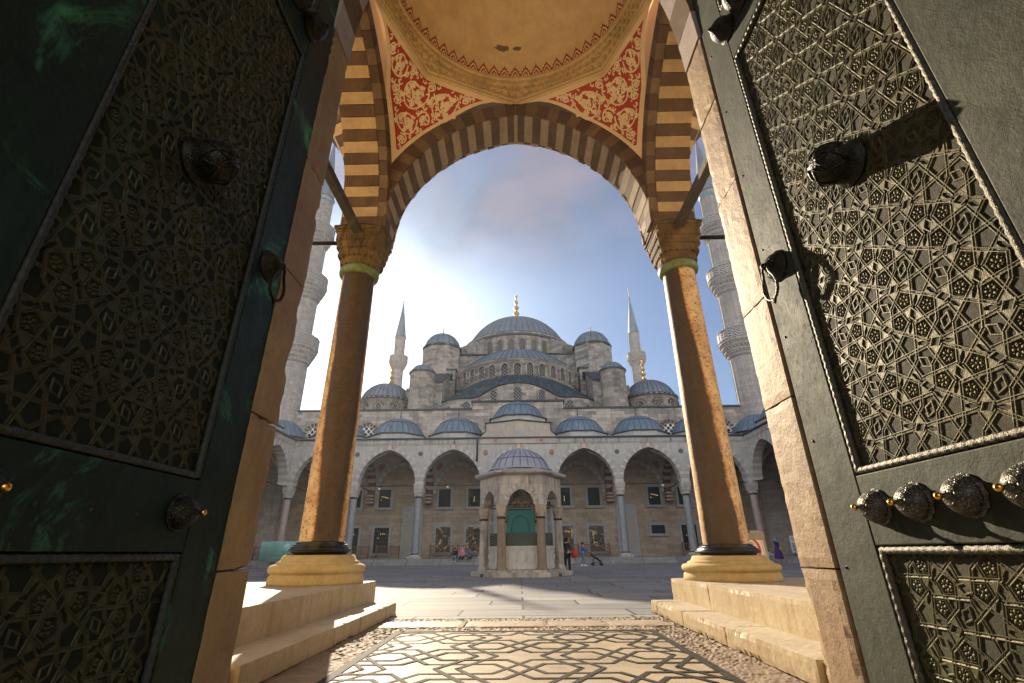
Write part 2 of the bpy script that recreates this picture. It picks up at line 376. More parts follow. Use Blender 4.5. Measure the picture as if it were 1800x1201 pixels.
def chased(name, hi, lo):
    t = NT(name); o = t.n('TexCoord').outputs['Object']; v = t.n('TexVoronoi', {'Vector': o, 'Scale': 85.0}, feature='DISTANCE_TO_EDGE').outputs['Distance']
    w = t.noise(o, 40, 3, .6, 1.5); f = t.ramp(v, .05, .20); g = t.math('MULTIPLY', f, t.ramp(w, .36, .56)).outputs[0]  # grooves tinted dark: recess shade put into the colour along with the bump
    return t.done(t.mix(g, lo, hi), .38, t.bump(g, .6, .003), .65, .4)
M['silver_knob'] = chased('chased_silvered_bronze', (.15, .135, .105), (.045, .04, .03)); M['brass'] = plain('polished_brass_tip', (.70, .40, .08), .25, 1.0, .1)
M['dark_knob'] = chased('chased_dark_bronze', (.055, .048, .030), (.010, .009, .006))
M['rope_r'] = plain('bronze_rope_molding', (.085, .078, .055), .42, .5, .4, 40, .5); M['rope_l'] = plain('dark_rope_molding', (.04, .045, .04), .4, .5, .4, 40, .5)
# ------------------------------------------------------------------ entrance portico
YC, YB = 5.85, 9.35                       # bay centre, column line
AW, AE, AZ, AT = 3.10, .35, 7.88, .42     # arch half span, centre offset, springing, ring
portico = thing('entrance_portico', 'domed stone gateway porch of striped arches with red painted corners, nearest of all', 'portico', (0, YB, 0))
Tf = lambda u, d, z: (u, 8.9 + d, z)                       # front wall
def side_T(s): return lambda u, d, z: (s * (3.25 + d), YC + u, z)

def stal_cap(mb, cx, cy, z0, z1, r0, r1, tiers=4, n=20, mat=0, spike=.07):
    def prof(t, a):
        p = 2 + 14 * t * t; r = r0 + (r1 - r0) * (t ** .8)
        return r / ((abs(cos(a)) ** p + abs(sin(a)) ** p) ** (1 / p)) * 1.0
    steps = tiers * 2
    vs = []; k = 40
    for j in range(steps + 1):
        t = (j // 2 + (j % 2)) / tiers if j % 2 else (j // 2) / tiers
        zz = z0 + (z1 - z0) * (j // 2 + (0.0 if j % 2 == 0 else .02)) / tiers
        t = min(1, (j // 2 + (1 if j % 2 else 0)) / (tiers))
        for i in range(k):
            a = 2 * pi * i / k; r = prof(t, a); vs.append((cx + r * cos(a), cy + r * sin(a), zz))
    mb.add(vs, [(j * k + i, j * k + (i + 1) % k, (j + 1) * k + (i + 1) % k, (j + 1) * k + i) for j in range(steps) for i in range(k)], mat)
    for j in range(tiers):
        t = (j + 1) / tiers; zt = z0 + (z1 - z0) * j / tiers; h = (z1 - z0) / tiers
        m = n + 4 * j
        for i in range(m):
            a = 2 * pi * (i + .5 * (j % 2)) / m; r = prof(t, a) - spike * .45
            jit = .8 + .45 * hsh(i, j, cx)
            mb.lathe([(.002, zt - h * .35 * jit), (spike * .55, zt + h * .05), (spike * .62, zt + h * .45), (spike * .2, zt + h * .8)], cx + r * cos(a), cy + r * sin(a), 5, mat, False)

def near_column(x, m, label, k=1.0):
    zm = lambda pr: [(r, .53 + (z - .53) * k) for r, z in pr]
    sh = MB(); pr = []
    for i in range(25):
        t = i / 24; z0 = .53 + .67 * k; pr.append((.392 - .046 * t ** 1.3, z0 + (6.76 - z0) * t))
    sh.lathe(pr, x, YB, 48)
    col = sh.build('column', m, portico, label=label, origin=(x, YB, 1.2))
    pl = MB()
    pl.lathe(zm([(.0, .531), (.80, .531), (.805, .57), (.79, .66), (.765, .685), (.765, .70), (.80, .715), (.815, .75), (.815, .79), (.79, .83), (.72, .85), (.70, .865), (.70, .885), (.66, .895), (.635, .92), (.61, .985), (.575, .995), (.0, .996)]), x, YB, 56)
    pl.build('plinth', M['plinth'], col)
    rg = MB(); rg.lathe(zm([(.0, .994), (.47, .994), (.475, 1.02), (.545, 1.045), (.55, 1.065), (.535, 1.08), (.53, 1.095), (.515, 1.10), (.50, 1.13), (.478, 1.14), (.47, 1.165), (.435, 1.175), (.43, 1.20), (.39, 1.215)]), x, YB, 72, 0, False)
    rg.build('bronze_base_ring', M['bronze_ring'], col)
    cl = MB(); cl.lathe([(.345, 6.74), (.40, 6.75), (.43, 6.79), (.44, 6.85), (.43, 6.91), (.40, 6.95), (.35, 6.96)], x, YB, 40)
    cl.build('collar', M['verdigris_ring'], col)
    cp = MB(); stal_cap(cp, x, YB, 6.95, 7.72, .37, .49, 4, 20, 0, .085)
    cp.box(x - .50, x + .50, YB - .50, YB + .50, 7.72, 7.80); cp.box(x - .53, x + .53, YB - .53, YB + .53, 7.80, 7.885)
    cp.build('capital', M['capital'], col)
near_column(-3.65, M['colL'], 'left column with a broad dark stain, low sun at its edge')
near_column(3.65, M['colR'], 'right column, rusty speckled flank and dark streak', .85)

# front arches: voussoir rings, spandrels, neighbours left and right
fa = MB(); voussoirs(fa, Tf, 0, AW, AE, AZ, AT, 0, .85, 23, (0, 1), .03, .004, 1, .008)
voussoirs(fa, lambda u, d, z: (u, 9.752 + d, z), 0, AW - .012, AE, AZ, .34, 0, .07, 25, (2, 3), .035, .006, 5, .02)
voussoirs(fa, lambda u, d, z: (u, 8.895 + d, z), 0, AW + .012, AE, AZ, AT + .0, -.03, .0, 19, (4, 5), .0, .004, 9)
zk = AZ + sqrt((AW + AE) ** 2 - AE ** 2); fa.hexa([(-.045, 8.885, zk - .012), (.045, 8.885, zk - .012), (.045, 9.80, zk - .012), (-.045, 9.80, zk - .012), (-.06, 8.885, zk + .42), (.06, 8.885, zk + .42), (.06, 9.80, zk + .42), (-.06, 9.80, zk + .42)], 1)
fa.build('front_arch', [M['vred'], M['vcream_dim'], M['vpale'], M['vred'], M['vbrown_a'], M['vbrown_b']], portico)
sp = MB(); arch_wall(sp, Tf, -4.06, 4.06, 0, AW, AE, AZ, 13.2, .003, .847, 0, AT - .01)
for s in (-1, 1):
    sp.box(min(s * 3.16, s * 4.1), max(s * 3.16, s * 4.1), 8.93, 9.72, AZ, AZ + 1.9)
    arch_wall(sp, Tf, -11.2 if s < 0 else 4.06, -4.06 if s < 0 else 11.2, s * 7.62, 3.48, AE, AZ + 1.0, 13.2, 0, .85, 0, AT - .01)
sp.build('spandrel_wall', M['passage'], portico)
for s in (-1, 1):
    na = MB(); voussoirs(na, Tf, s * 7.62, 3.48, AE, AZ + 1.0, AT, -.003, .853, 15, (0, 1), .03, .01, 8 + s)
    na.build('neighbour_arch', [M['vred'], M['vcream']], portico)
# transverse arches and walls above them
for s in (-1, 1):
    T = side_T(s); ta = MB(); voussoirs(ta, T, 0, 3.02, AE, AZ, AT, 0, .80, 19, (0, 1), .015, .006, 20 + s)
    voussoirs(ta, T, 0, 3.035, AE, AZ, AT, -.205, -.004, 15, (2, 3), .0, .005, 26 + s)
    ta.build('striped_transverse_arch', [M['vred'], M['vcream'], M['vbrown_a'], M['vbrown_b']], portico)
    w = MB(); arch_wall(w, T, -3.05, 3.05, 0, 3.02, AE, AZ, 13.2, -.2, .797, 0, AT - .004); w.build('transverse_wall', M['cream'], portico)
    tb = MB(); tb.box(s * 3.65 - .085, s * 3.65 + .085, 2.8, 8.83, 7.66, 7.84); tb.build('tie_beam', M['tie'], portico, bevel=.012)
    t2 = MB(); t2.tube([(s * 4.15, 9.34, 7.75), (s * 10.9, 9.34, 7.75)], .05, 8); t2.build('tie_rod', M['iron'], portico)
    b = MB()   # bracket of bent wire on the abacus
    b.tube([(s * 3.65 + q * .52, 8.81, 7.86 - .0 + .10 * (1 - abs(q)) - .03) for q in (-1, -.6, -.2, .2, .6, 1)], .008, 5); b.build('wire', M['iron'], portico)

# pendentives
def octr(a, R): f = (a - pi / 2) % (pi / 4) - pi / 8; return R * cos(pi / 8) / cos(f)
def pend_S(cx, cy, half, w, e, z0, t, off=0.0, oct=None):
    def S(s, z, sx, sy):
        ww = min(half, arch_half(w, e, z0, t, z)); r = sqrt(ww * ww + half * half)
        aA = atan2(half, ww); aB = atan2(ww, half)
        a = aA + (aB - aA) * s
        if oct:      # near the top the surface runs in to the octagonal cornice
            f = max(0.0, min(1.0, (z - (oct - .75)) / .75)) ** 1.6; r = r * (1 - f) + octr(a, half + .03) * f
        r -= off
        return (cx + sx * r * cos(a), cy + sy * r * sin(a), z)
    def L(z):
        ww = min(half, arch_half(w, e, z0, t, z)); r = sqrt(ww * ww + half * half)
        return r * (atan2(half, ww) - atan2(ww, half))
    return S, L
def pendentives(mb, cx, cy, half, w, e, z0, t, zr, nz=14, na=10, mat=0, oct=None):
    S, L = pend_S(cx, cy, half, w, e, z0, t, 0.0, oct)
    for sx in (-1, 1):
        for sy in (-1, 1):
            mb.grid(lambda u, v: S(u, z0 + (zr - z0) * v, sx, sy), na, nz, mat)
RZ = 11.72
pn = MB(); pendentives(pn, 0, YC, 3.05, AW, AE, AZ, AT, RZ, 40, 24, 0, RZ); pn.build('pendentive', M['cream'], portico)
S0, L0 = pend_S(0, YC, 3.05, AW, AE, AZ, AT, .014, RZ); S1, L1 = pend_S(0, YC, 3.05, AW, AE, AZ, AT, .028, RZ)
IN = .135; ZTOP = 11.59
zs = [AZ + (ZTOP - AZ) * i / 60 for i in range(61)]
zlo = next(z for z in zs if L0(z) > 2 * IN + .02)
# surface height along the middle line
def midpath():
    out = []; V = 0; prev = None
    for i in range(81):
        z = zlo + (ZTOP - zlo) * i / 80; p = Vector(S0(.5, z, 1, 1))
        if prev is not None: V += (p - prev).length
        out.append((V, z)); prev = p
    return out
MP = midpath(); VM = MP[-1][0]
def zV(V):
    V = max(0, min(VM, V)); lo = 0; hi = len(MP) - 1
    while hi - lo > 1:
        m = (lo + hi) // 2
        if MP[m][0] <= V: lo = m
        else: hi = m
    a, b = MP[lo], MP[hi]; return a[1] + (b[1] - a[1]) * (V - a[0]) / max(1e-6, b[0] - a[0])
circ = []
def edge_d(U, V):
    z = zV(V); h = L0(z) / 2 - IN
    return min(h - abs(U), VM - V, V * .9)
r2 = random.Random(3)
cand = [(r2.uniform(-3, 3), r2.uniform(0, VM)) for _ in range(9000)]
for rmax, rmin in ((.36, .28), (.26, .17), (.17, .10), (.10, .065), (.065, .045)):
    for U, V in cand:
        d = edge_d(U, V)
        if d < rmin: continue
        d = min([d, rmax] + [hypot(U - a, V - b) - r for a, b, r in circ])
        if d >= rmin: circ.append((U, V, d))
def toS(U, V, sx, sy):
    z = zV(V); return S1(.5 + U / max(.05, L1(z)), z, sx, sy)
for sx in (-1, 1):
    for sy in (-1, 1):
        rp = MB(); scr = MB()
        n = 40
        def R(u, v):
            z = zlo + (ZTOP - zlo) * v; f = min(.5, IN / L0(z)); return S0(f + (1 - 2 * f) * u, z, sx, sy)
        rp.grid(R, 24, 60, 0)
        rpo = rp.build('painted_corner_panel', M['red_panel'], portico)
        if sy < 0: continue
        for ci, (U, V, r) in enumerate(circ):
            a0 = 6.28 * hsh(ci, 1); dr = 1 if hsh(ci, 2) > .5 else -1
            k = 26 if r > .1 else 12; turns = 1.55 if r > .1 else .9
            L_, R_ = [], []
            for i in range(k + 1):
                t = i / k; a = a0 + dr * turns * 2 * pi * t; q = r * (1.03 - .72 * t) * (1 + .07 * sin(3 * a + ci))
                wd = (.020 if r > .1 else .014) * (1 - .35 * t)
                L_.append((U + (q - wd) * cos(a), V + (q - wd) * sin(a))); R_.append((U + (q + wd) * cos(a), V + (q + wd) * sin(a)))
            vs = [toS(*p, sx, sy) for p in L_] + [toS(*p, sx, sy) for p in R_]
            scr.add(vs, [(i, i + 1, k + 2 + i, k + 1 + i) for i in range(k)], 0)
            leaves = 9 if r > .2 else 6 if r > .1 else 3
            for j in range(leaves):
                t = (j + .6) / leaves * .8; a = a0 + dr * turns * 2 * pi * t; q = r * (1.0 - .72 * t)
                px, py = U + q * cos(a), V + q * sin(a); da = a + (dr * .5 + (pi if j % 3 else 0.35))
                ln = r * (.46 if r > .1 else .8); wd = ln * .40
                pts = [(0, 0), (.3 * ln, wd), (.62 * ln, wd * .75), (.72 * ln, wd * 1.15), (ln, 0), (.6 * ln, -wd * .5), (.3 * ln, -wd * .8)]
                vs = [toS(px + x * cos(da) - y * sin(da), py + x * sin(da) + y * cos(da), sx, sy) for x, y in pts]
                scr.add(vs, [tuple(range(len(vs)))], 0)
            if r > .1:
                for j in range(3):
                    da = a0 + j * 2.1; ln = r * .30; wd = ln * .5
                    pts = [(0, 0), (.4 * ln, wd), (ln, .15 * wd), (.5 * ln, -wd)]
                    vs = [toS(U + x * cos(da) - y * sin(da), V + x * sin(da) + y * cos(da), sx, sy) for x, y in pts]
                    scr.add(vs, [tuple(range(len(vs)))], 0)
        for fi, (U, V) in enumerate(cand[:5200]):
            if edge_d(U, V) < .035: continue
            g_ = min(abs(hypot(U - q, V - w_) - r) if hypot(U - q, V - w_) > r else (abs(hypot(U - q, V - w_) - r * .78) if r > .1 else 0) for q, w_, r in circ)
            if g_ < .034 or hsh(fi, 7) < .6: continue
            ln = min(.085, g_ * 1.6); da = 6.28 * hsh(fi, 3); wd = ln * .42
            pts = [(-.5 * ln, 0), (-.15 * ln, wd), (.2 * ln, wd * .5), (.3 * ln, wd * .95), (.6 * ln, 0), (.1 * ln, -wd * .6)]
            vs = [toS(U + x * cos(da) - y * sin(da), V + x * sin(da) + y * cos(da), sx, sy) for x, y in pts]
            scr.add(vs, [tuple(range(6))], 0)
        scr.build('scroll_ornament', M['scroll'], rpo)


# octagonal carved cornice, dome shell, painted crest
ring = MB(); NA = 160
prof = [(3.04, 0, RZ + .01), (3.02, 0, RZ - .03), (2.95, 0, RZ), (2.95, 0, RZ + .05), (2.90, .15, RZ + .07), (2.88, .25, RZ + .15), (2.80, .55, RZ + .20), (2.78, .65, RZ + .30), (2.70, .9, RZ + .34), (2.68, 1, RZ + .42), (2.62, 1, RZ + .44), (2.62, 1, RZ + .50)]
def RG(u, v):
    R, rd, z = prof[round(v * (len(prof) - 1))]; a = 2 * pi * u
    r = octr(a, R + .06) * (1 - rd) + R * rd
    return (r * cos(a), YC + r * sin(a), z)
ring.grid(RG, NA, len(prof) - 1, 0, False)
for j, (R, rd, z, n, sz) in enumerate(((2.90, .15, RZ + .10, 96, .085), (2.80, .55, RZ + .22, 96, .085), (2.72, .9, RZ + .345, 96, .07))):
    for i in range(n):
        a = 2 * pi * (i + .5 * (j % 2)) / n
        if sin(a) < -.5: continue
        r = octr(a, R + .06) * (1 - rd) + R * rd
        near_v = abs(((a - pi / 2) + pi / 8) % (pi / 4) - pi / 8) < .09
        k = 1.7 if near_v and j < 2 else 1.0
        c, s = cos(a), sin(a)
        pts = [(-sz * .42, 0), (-sz * .42, sz * .75), (0, sz * 1.25), (sz * .42, sz * .75), (sz * .42, 0), (0, -sz * .45 * k)]
        ring.prism([((r - .01) * c - q * s, YC + (r - .01) * s + q * c, z + w) for q, w in pts], (-.045 * k * c, -.045 * k * s, -.02), 0)
ring.build('carved_cornice', M['muq'], portico)
DZ = RZ + .48; DR = 2.62
dm = MB(); dm.lathe([(DR * cos(t), DZ + DR * .96 * sin(t)) for t in [pi / 2 * i / 24 for i in range(24)]] + [(.01, DZ + DR * .96)], 0, YC, 80)
dome0 = dm.build('dome', M['ceiling'], portico)
def dp(a, h, off):   # point on the dome: angle, arc height above rim
    t = h / DR; R = DR - off
    return (R * cos(t) * cos(a), YC + R * cos(t) * sin(a), DZ + R * .96 * sin(t))
cr = MB(); NM = 60
for i in range(NM):
    a = 2 * pi * i / NM
    if sin(a) < -.4: continue
    wv = pi / NM
    og = [(-1, .0), (-1, .07), (-.72, .12), (-.80, .18), (-.45, .20), (-.42, .26), (-.15, .29), (0, .38), (.15, .29), (.42, .26), (.45, .20), (.80, .18), (.72, .12), (1, .07), (1, 0)]
    for k, (sc, off, mt) in enumerate(((1.0, .006, 0), (.74, .010, 1), (.5, .014, 0), (.26, .018, 1))):
        c = [dp(a + wv * u * sc, .02 + (h * sc if k else h), off) for u, h in og]
        mid = dp(a, .03, off)
        cr.add(c + [mid], [(q, q + 1, len(c)) for q in range(len(c) - 1)], mt)
cr.build('painted_crest', [M['red_line'], M['scroll']], dome0)
gp = MB()
for a0, h0, sz in ((1.705, .90, .15), (1.545, .92, .095)):
    pts = []
    for i in range(14):
        t = 2 * pi * i / 14; q = sz * (.75 + .5 * hsh(i, sz)); pts.append(dp(a0 + q * cos(t) / 1.9, h0 + .62 * q * sin(t), .008))
    gp.add(pts + [dp(a0, h0, .008)], [(i, (i + 1) % 14, 14) for i in range(14)], 0)
gp.build('bare_plaster_patch', M['grey_patch'], dome0)

# gateway wall with stone jambs and pointed door arch
gw = MB()
for s in (-1, 1):
    gw.box(min(s * 1.93, s * 11.2), max(s * 1.93, s * 11.2), 2.60 - (.15 if s < 0 else 0), 2.95 - (.15 if s < 0 else 0), 0, 13.2)
arch_wall(gw, lambda u, d, z: (u, 2.72 + d - .075 * (1 - u / 1.53), z), -1.93, 1.93, 0, 1.53, 3.5, 5.0, 13.2, 0, .23, 0, .38)
gw.build('gateway_wall', M['gate_wall'], portico)
da = MB(); voussoirs(da, lambda u, d, z: (u, 2.69 + d - .075 * (1 - u / 1.53), z), 0, 1.53, 3.5, 5.0, .42, 0, .33, 11, (0, 1), .02, .008, 31)
da.build('door_arch', [M['vpale'], M['vred']], portico)
for s, js in ((1, (0, .91, 1.82, 2.49, 3.46, 4.28, 5.0)), (-1, (0, .93, 1.73, 2.69, 3.6, 5.0))):
    j = MB()
    for i, (a, b) in enumerate(zip(js, js[1:])):
        x0, x1 = s * (1.53 + .004 * hsh(i, s)), s * 1.95
        rough_box(j, min(x0, x1), max(x0, x1), 2.69 - (.13 if s < 0 else 0) + .006 * hsh(i, 3), 3.02 - (.15 if s < 0 else 0) + .008 * (hsh(i, s, 4) - .5), a + .0015, b - .0015, .05, .009, i * 7 + s, (i < 2) * (1 if s > 0 else 0), .003)
    j.build('door_jamb', [M['jamb'], M['jamb_pink']], portico)
# dark passage behind the door leaves
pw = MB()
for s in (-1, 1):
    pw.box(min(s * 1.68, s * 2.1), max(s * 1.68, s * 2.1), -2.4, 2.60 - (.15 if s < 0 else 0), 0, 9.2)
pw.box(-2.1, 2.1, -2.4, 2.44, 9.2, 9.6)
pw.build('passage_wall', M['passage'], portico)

# ------------------------------------------------------------------ steps and platforms either side of the walk
def platform(s, label):
    t = thing('stone_platform', label, 'steps', (s * 5, 6.5, 0))
    X = lambda a, b: (min(s * a, s * b), max(s * a, s * b))
    lo = MB()
    js = (3.03, 4.55, 6.42, 8.0, 9.42, 9.85) if s > 0 else (3.03, 4.48, 6.62, 7.65, 9.55, 9.85)
    for i, (a, b) in enumerate(zip(js, js[1:])):
        x0, x1 = X(2.30 + .02 * (hsh(i, s) - .5) + (.05 if i == 0 else 0), 2.80)
        rough_box(lo, x0, x1, a + .012, b - .006, .0, .20 + .008 * (hsh(i, s, 2) - .5), .045, .010, i + 40 * s, 0, .004, 1)
    lo.build('lower_step', [M['step'], M['step_top']], t)
    up = MB(); js = (3.03, 4.7, 8.15, 10.12)
    for i, (a, b) in enumerate(zip(js, js[1:])):
        x0, x1 = X(2.79, 3.45)
        rough_box(up, x0, x1, a + .004, b - .002, .0, .53 + .003 * i, .05, .008, i + 90 * s, 0, .003, 1)
    up.build('upper_step', [M['step'], M['step_top']], t)
    fl = MB()
    for i in range(6):
        for k in range(5):
            x0, x1 = X(3.452 + 1.5 * k, 3.45 + 1.5 * k + 1.495)
            fl.box(x0, x1, 3.03 + 1.18 * i, 3.03 + 1.18 * i + 1.177, .0, .528 + .004 * hsh(i, k))
    fl.build('platform_floor', M['step_top'], t, bevel=.004)
platform(-1, 'pale marble steps and platform left of the patterned walk, sunlit patch beside the column')
platform(1, 'pale marble steps and platform right of the patterned walk, bright chipped edges')

# ------------------------------------------------------------------ door leaves
HEXA = [[(-.5, -1.5388), (.5, -1.5388), (1.309, -.9511), (1.618, 0), (.618, 0), (-.191, -.5878)], [(-.5, -1.5388), (-.191, -.5878), (-.5, .3633), (-1.309, .9511), (-1.618, 0), (-1.309, -.9511)],
        [(-1.309, .9511), (-.5, .3633), (.5, .3633), (1.309, .9511), (.5, 1.5388), (-.5, 1.5388)]]
BOWT = [(-.191, -.5878), (.618, 0), (1.618, 0), (1.309, .9511), (.5, .3633), (-.5, .3633)]
def girih(a, W, H, flip=False):
    """strap lines (midpoint rays at 54 degrees) of a decagonal hexagon-and-bowtie tiling, clipped to W x H"""
    r = 1.53884 * 2; v1 = (r, 0.0); v2 = (r * cos(radians(72)), r * sin(radians(72)))
    # gap bowtie between decagons, found from the three neighbours' shared corners
    dec = [(1.618034 * cos(radians(36 * k)), 1.618034 * sin(radians(36 * k))) for k in range(10)]
    dec = [(x, y) for x, y in dec]
    rot = radians(18); ro = lambda p: (p[0] * cos(rot) - p[1] * sin(rot), p[0] * sin(rot) + p[1] * cos(rot))
    tiles0 = [[ro(p) for p in q] for q in HEXA] + [[ro(p) for p in BOWT]]
    D = [ro(p) for p in dec]
    off = lambda P, i, j: [(x + v1[0] * i + v2[0] * j, y + v1[1] * i + v2[1] * j) for x, y in P]
    cx, cy = (v1[0] + v2[0]) / 2, (v1[1] + v2[1]) / 2
    pts = {}
    for i, j in ((0, 0), (1, 0), (0, 1), (1, 1)):
        for x, y in off(D, i, j):
            d = hypot(x - cx, y - cy)
            if d < 1.35: pts[(round(x, 3), round(y, 3))] = (x, y)
    g = sorted(pts.values(), key=lambda p: atan2(p[1] - cy, p[0] - cx))
    if len(g) == 6: tiles0.append(g)
    segs = {}; ros = {}; lozs = []; tris = []
    n1 = int(W / a / r) + 8; n2 = int(H / a / r) + 5
    for i in range(-n1, n1):
        for j in range(-n2, n2):
            ox, oy = v1[0] * i + v2[0] * j, v1[1] * i + v2[1] * j
            if not (-3 < (ox * a + W / 2) / a and ox * a < W / 2 + 3 * a and abs(oy * a) < H / 2 + 3 * a): continue
            for T in tiles0:
                P = [(x + ox, y + oy) for x, y in T]; n = 6
                mids = [((P[k][0] + P[(k + 1) % 6][0]) / 2, (P[k][1] + P[(k + 1) % 6][1]) / 2) for k in range(6)]
                ang = []
                for k in range(6):
                    ax, ay = P[k - 1][0] - P[k][0], P[k - 1][1] - P[k][1]; bx, by = P[(k + 1) % 6][0] - P[k][0], P[(k + 1) % 6][1] - P[k][1]
                    ang.append(round(math.degrees(atan2(bx * ay - by * ax, ax * bx + ay * by)) % 360))
                def edir(k): return atan2(P[(k + 1) % 6][1] - P[k][1], P[(k + 1) % 6][0] - P[k][0])
                def ray(k, fwd):   # from mid k, inwards, leaning to the end (fwd) or start of the edge
                    e = edir(k); th = e + radians(54) if fwd else e + pi - radians(54)
                    return mids[k], (cos(th), sin(th))
                def isect(A, B):
                    (p, d), (q, f) = A, B; den = d[0] * f[1] - d[1] * f[0]
                    if abs(den) < 1e-6: return None
                    t = ((q[0] - p[0]) * f[1] - (q[1] - p[1]) * f[0]) / den
                    return (p[0] + d[0] * t, p[1] + d[1] * t)
                def seg(p, q):
                    kx = tuple(sorted(((round(p[0], 2), round(p[1], 2)), (round(q[0], 2), round(q[1], 2)))))
                    segs[kx] = (p, q)
                refl = [k for k in range(6) if ang[k] > 180]
                Xs = {}
                for k in range(6):      # corner k between edge k-1 and edge k
                    e0, e1 = (k - 1) % 6, k
                    vk = (round(P[k][0], 2), round(P[k][1], 2))
                    rs = ros.setdefault(vk, [set(), set(), P[k]])
                    for q in (mids[e0], mids[e1]): rs[0].add((round(q[0], 2), round(q[1], 2)))
                    if ang[k] == 144:
                        X = isect(ray(e0, True), ray(e1, False))
                        if X: seg(mids[e0], X); seg(X, mids[e1]); rs[1].add((round(X[0], 2), round(X[1], 2))); Xs[k] = X
                    elif ang[k] == 72: seg(mids[e0], mids[e1])
                if refl:
                    a0, b0 = refl   # the waist: pair the rays of the two halves
                    for (u, v) in ((a0, (b0 - 1) % 6), (b0, (a0 - 1) % 6)):
                        X = isect(ray(u, False), ray(v, True))
                        if X: seg(mids[u], X); seg(X, mids[v])
                c = (sum(p[0] for p in P) / 6, sum(p[1] for p in P) / 6); lozs.append((c, edir(0)))
                for k in range(6):      # pointed cells of the star inside the tile
                    A = Xs.get(k); B = Xs.get((k + 1) % 6); m = mids[k]
                    if A is None and ang[k] == 72: A = ((mids[k - 1][0] + m[0]) / 2, (mids[k - 1][1] + m[1]) / 2)
                    if B is None and ang[(k + 1) % 6] == 72: B = ((mids[(k + 1) % 6][0] + m[0]) / 2, (mids[(k + 1) % 6][1] + m[1]) / 2)
                    if A and B: tris.append((A, m, B))
    out = []
    for p, q in segs.values():
        x0, y0, x1, y1 = p[0] * a, p[1] * a, q[0] * a, q[1] * a
        t0, t1 = 0.0, 1.0; dx, dy = x1 - x0, y1 - y0; ok = True
        for P_, Q_ in ((-dx, x0 + W / 2), (dx, W / 2 - x0), (-dy, y0 + H / 2), (dy, H / 2 - y0)):
            if abs(P_) < 1e-9:
                if Q_ < 0: ok = False
            else:
                t = Q_ / P_
                if P_ < 0: t0 = max(t0, t)
                else: t1 = min(t1, t)
        if ok and t1 - t0 > .02: out.append(((x0 + dx * t0, y0 + dy * t0), (x0 + dx * t1, y0 + dy * t1)))
    rr = []
    for m, x, v in ros.values():
        if len(m) == 3 and len(x) == 2:
            pp = list(m) + list(x); c = (sum(p[0] for p in pp) / 5 * a, sum(p[1] for p in pp) / 5 * a)
            R0 = hypot(pp[0][0] * a - c[0], pp[0][1] * a - c[1]); an = atan2(pp[0][1] * a - c[1], pp[0][0] * a - c[0])
            if abs(c[0]) < W / 2 - R0 * .8 and abs(c[1]) < H / 2 - R0 * .8: rr.append((c, R0, an))
    ll = [((c[0] * a, c[1] * a), d) for c, d in lozs if abs(c[0] * a) < W / 2 - .05 and abs(c[1] * a) < H / 2 - .05]
    tt = [[(x * a, y * a) for x, y in t] for t in tris if all(abs(x * a) < W / 2 - .006 and abs(y * a) < H / 2 - .006 for x, y in t)]
    return out, rr, ll, tt

def relief(mb, map3, a, W, H):
    sg, rr, ll, tt = girih(a, W, H)
    for p, q in sg:
        dx, dy = q[0] - p[0], q[1] - p[1]; L = hypot(dx, dy); nx, ny = -dy / L, dx / L
        pr = ((-.0092, 0), (-.0074, .0046), (-.0050, .0048), (-.001, .0018), (.001, .0018), (.0050, .0048), (.0074, .0046), (.0092, 0)); n = len(pr)
        vs = [map3(p[0] + nx * k, p[1] + ny * k, z) for k, z in pr] + [map3(q[0] + nx * k, q[1] + ny * k, z) for k, z in pr]
        mb.add(vs, [(i, i + 1, n + i + 1, n + i) for i in range(n - 1)], 1)
    def bump(x, y, r, h, el=1.0, an=0.0, n=6):
        vs = []
        for rr_, hh in ((1, 0), (.72, .7)):
            for i in range(n):
                t = 2 * pi * i / n; u, v = r * rr_ * cos(t) * el, r * rr_ * sin(t)
                vs.append(map3(x + u * cos(an) - v * sin(an), y + u * sin(an) + v * cos(an), h * hh))
        vs.append(map3(x, y, h))
        mb.add(vs, [(i, (i + 1) % n, n + (i + 1) % n, n + i) for i in range(n)] + [(n + i, n + (i + 1) % n, 2 * n) for i in range(n)], 1, True)
    for t in tt:            # small raised triangular plates
        gx, gy = sum(p[0] for p in t) / 3, sum(p[1] for p in t) / 3; vs = []
        for q, h in ((.70, 0), (.58, .0045)): vs += [map3(gx + (x - gx) * q, gy + (y - gy) * q, h) for x, y in t]
        mb.add(vs, [(0, 1, 4, 3), (1, 2, 5, 4), (2, 0, 3, 5), (3, 4, 5)], 1)
    for (cx, cy), R, an in rr:
        for k in range(5):      # raised pentagon outline
            t0, t1 = an + 2 * pi * k / 5, an + 2 * pi * (k + 1) / 5
            vs = []
            for t in (t0, t1):
                for q, h in ((.72, 0), (.665, .0060), (.60, 0)): vs.append(map3(cx + R * q * cos(t), cy + R * q * sin(t), h))
            mb.add(vs, [(0, 1, 4, 3), (1, 2, 5, 4)], 1)
            bump(cx + R * .34 * cos(t0 + pi / 5), cy + R * .34 * sin(t0 + pi / 5), R * .16, .0062, 1.35, t0 + pi / 5)
            bump(cx + R * .43 * cos(t0), cy + R * .43 * sin(t0), R * .09, .005)
        bump(cx, cy, R * .14, .0075)
    for (cx, cy), d in ll:
        for k in range(4):
            t0, t1 = d + pi / 2 * k, d + pi / 2 * (k + 1)
            f = lambda t, q: (.42 * a if abs(cos(t - d)) > .5 else .27 * a) * q
            vs = []
            for t in (t0, t1):
                for q, h in ((1.0, 0), (.88, .0048), (.70, .0048), (.55, .001)): vs.append(map3(cx + f(t, q) * cos(t), cy + f(t, q) * sin(t), h))
            mb.add(vs, [(0, 1, 5, 4), (1, 2, 6, 5), (2, 3, 7, 6)], 1)

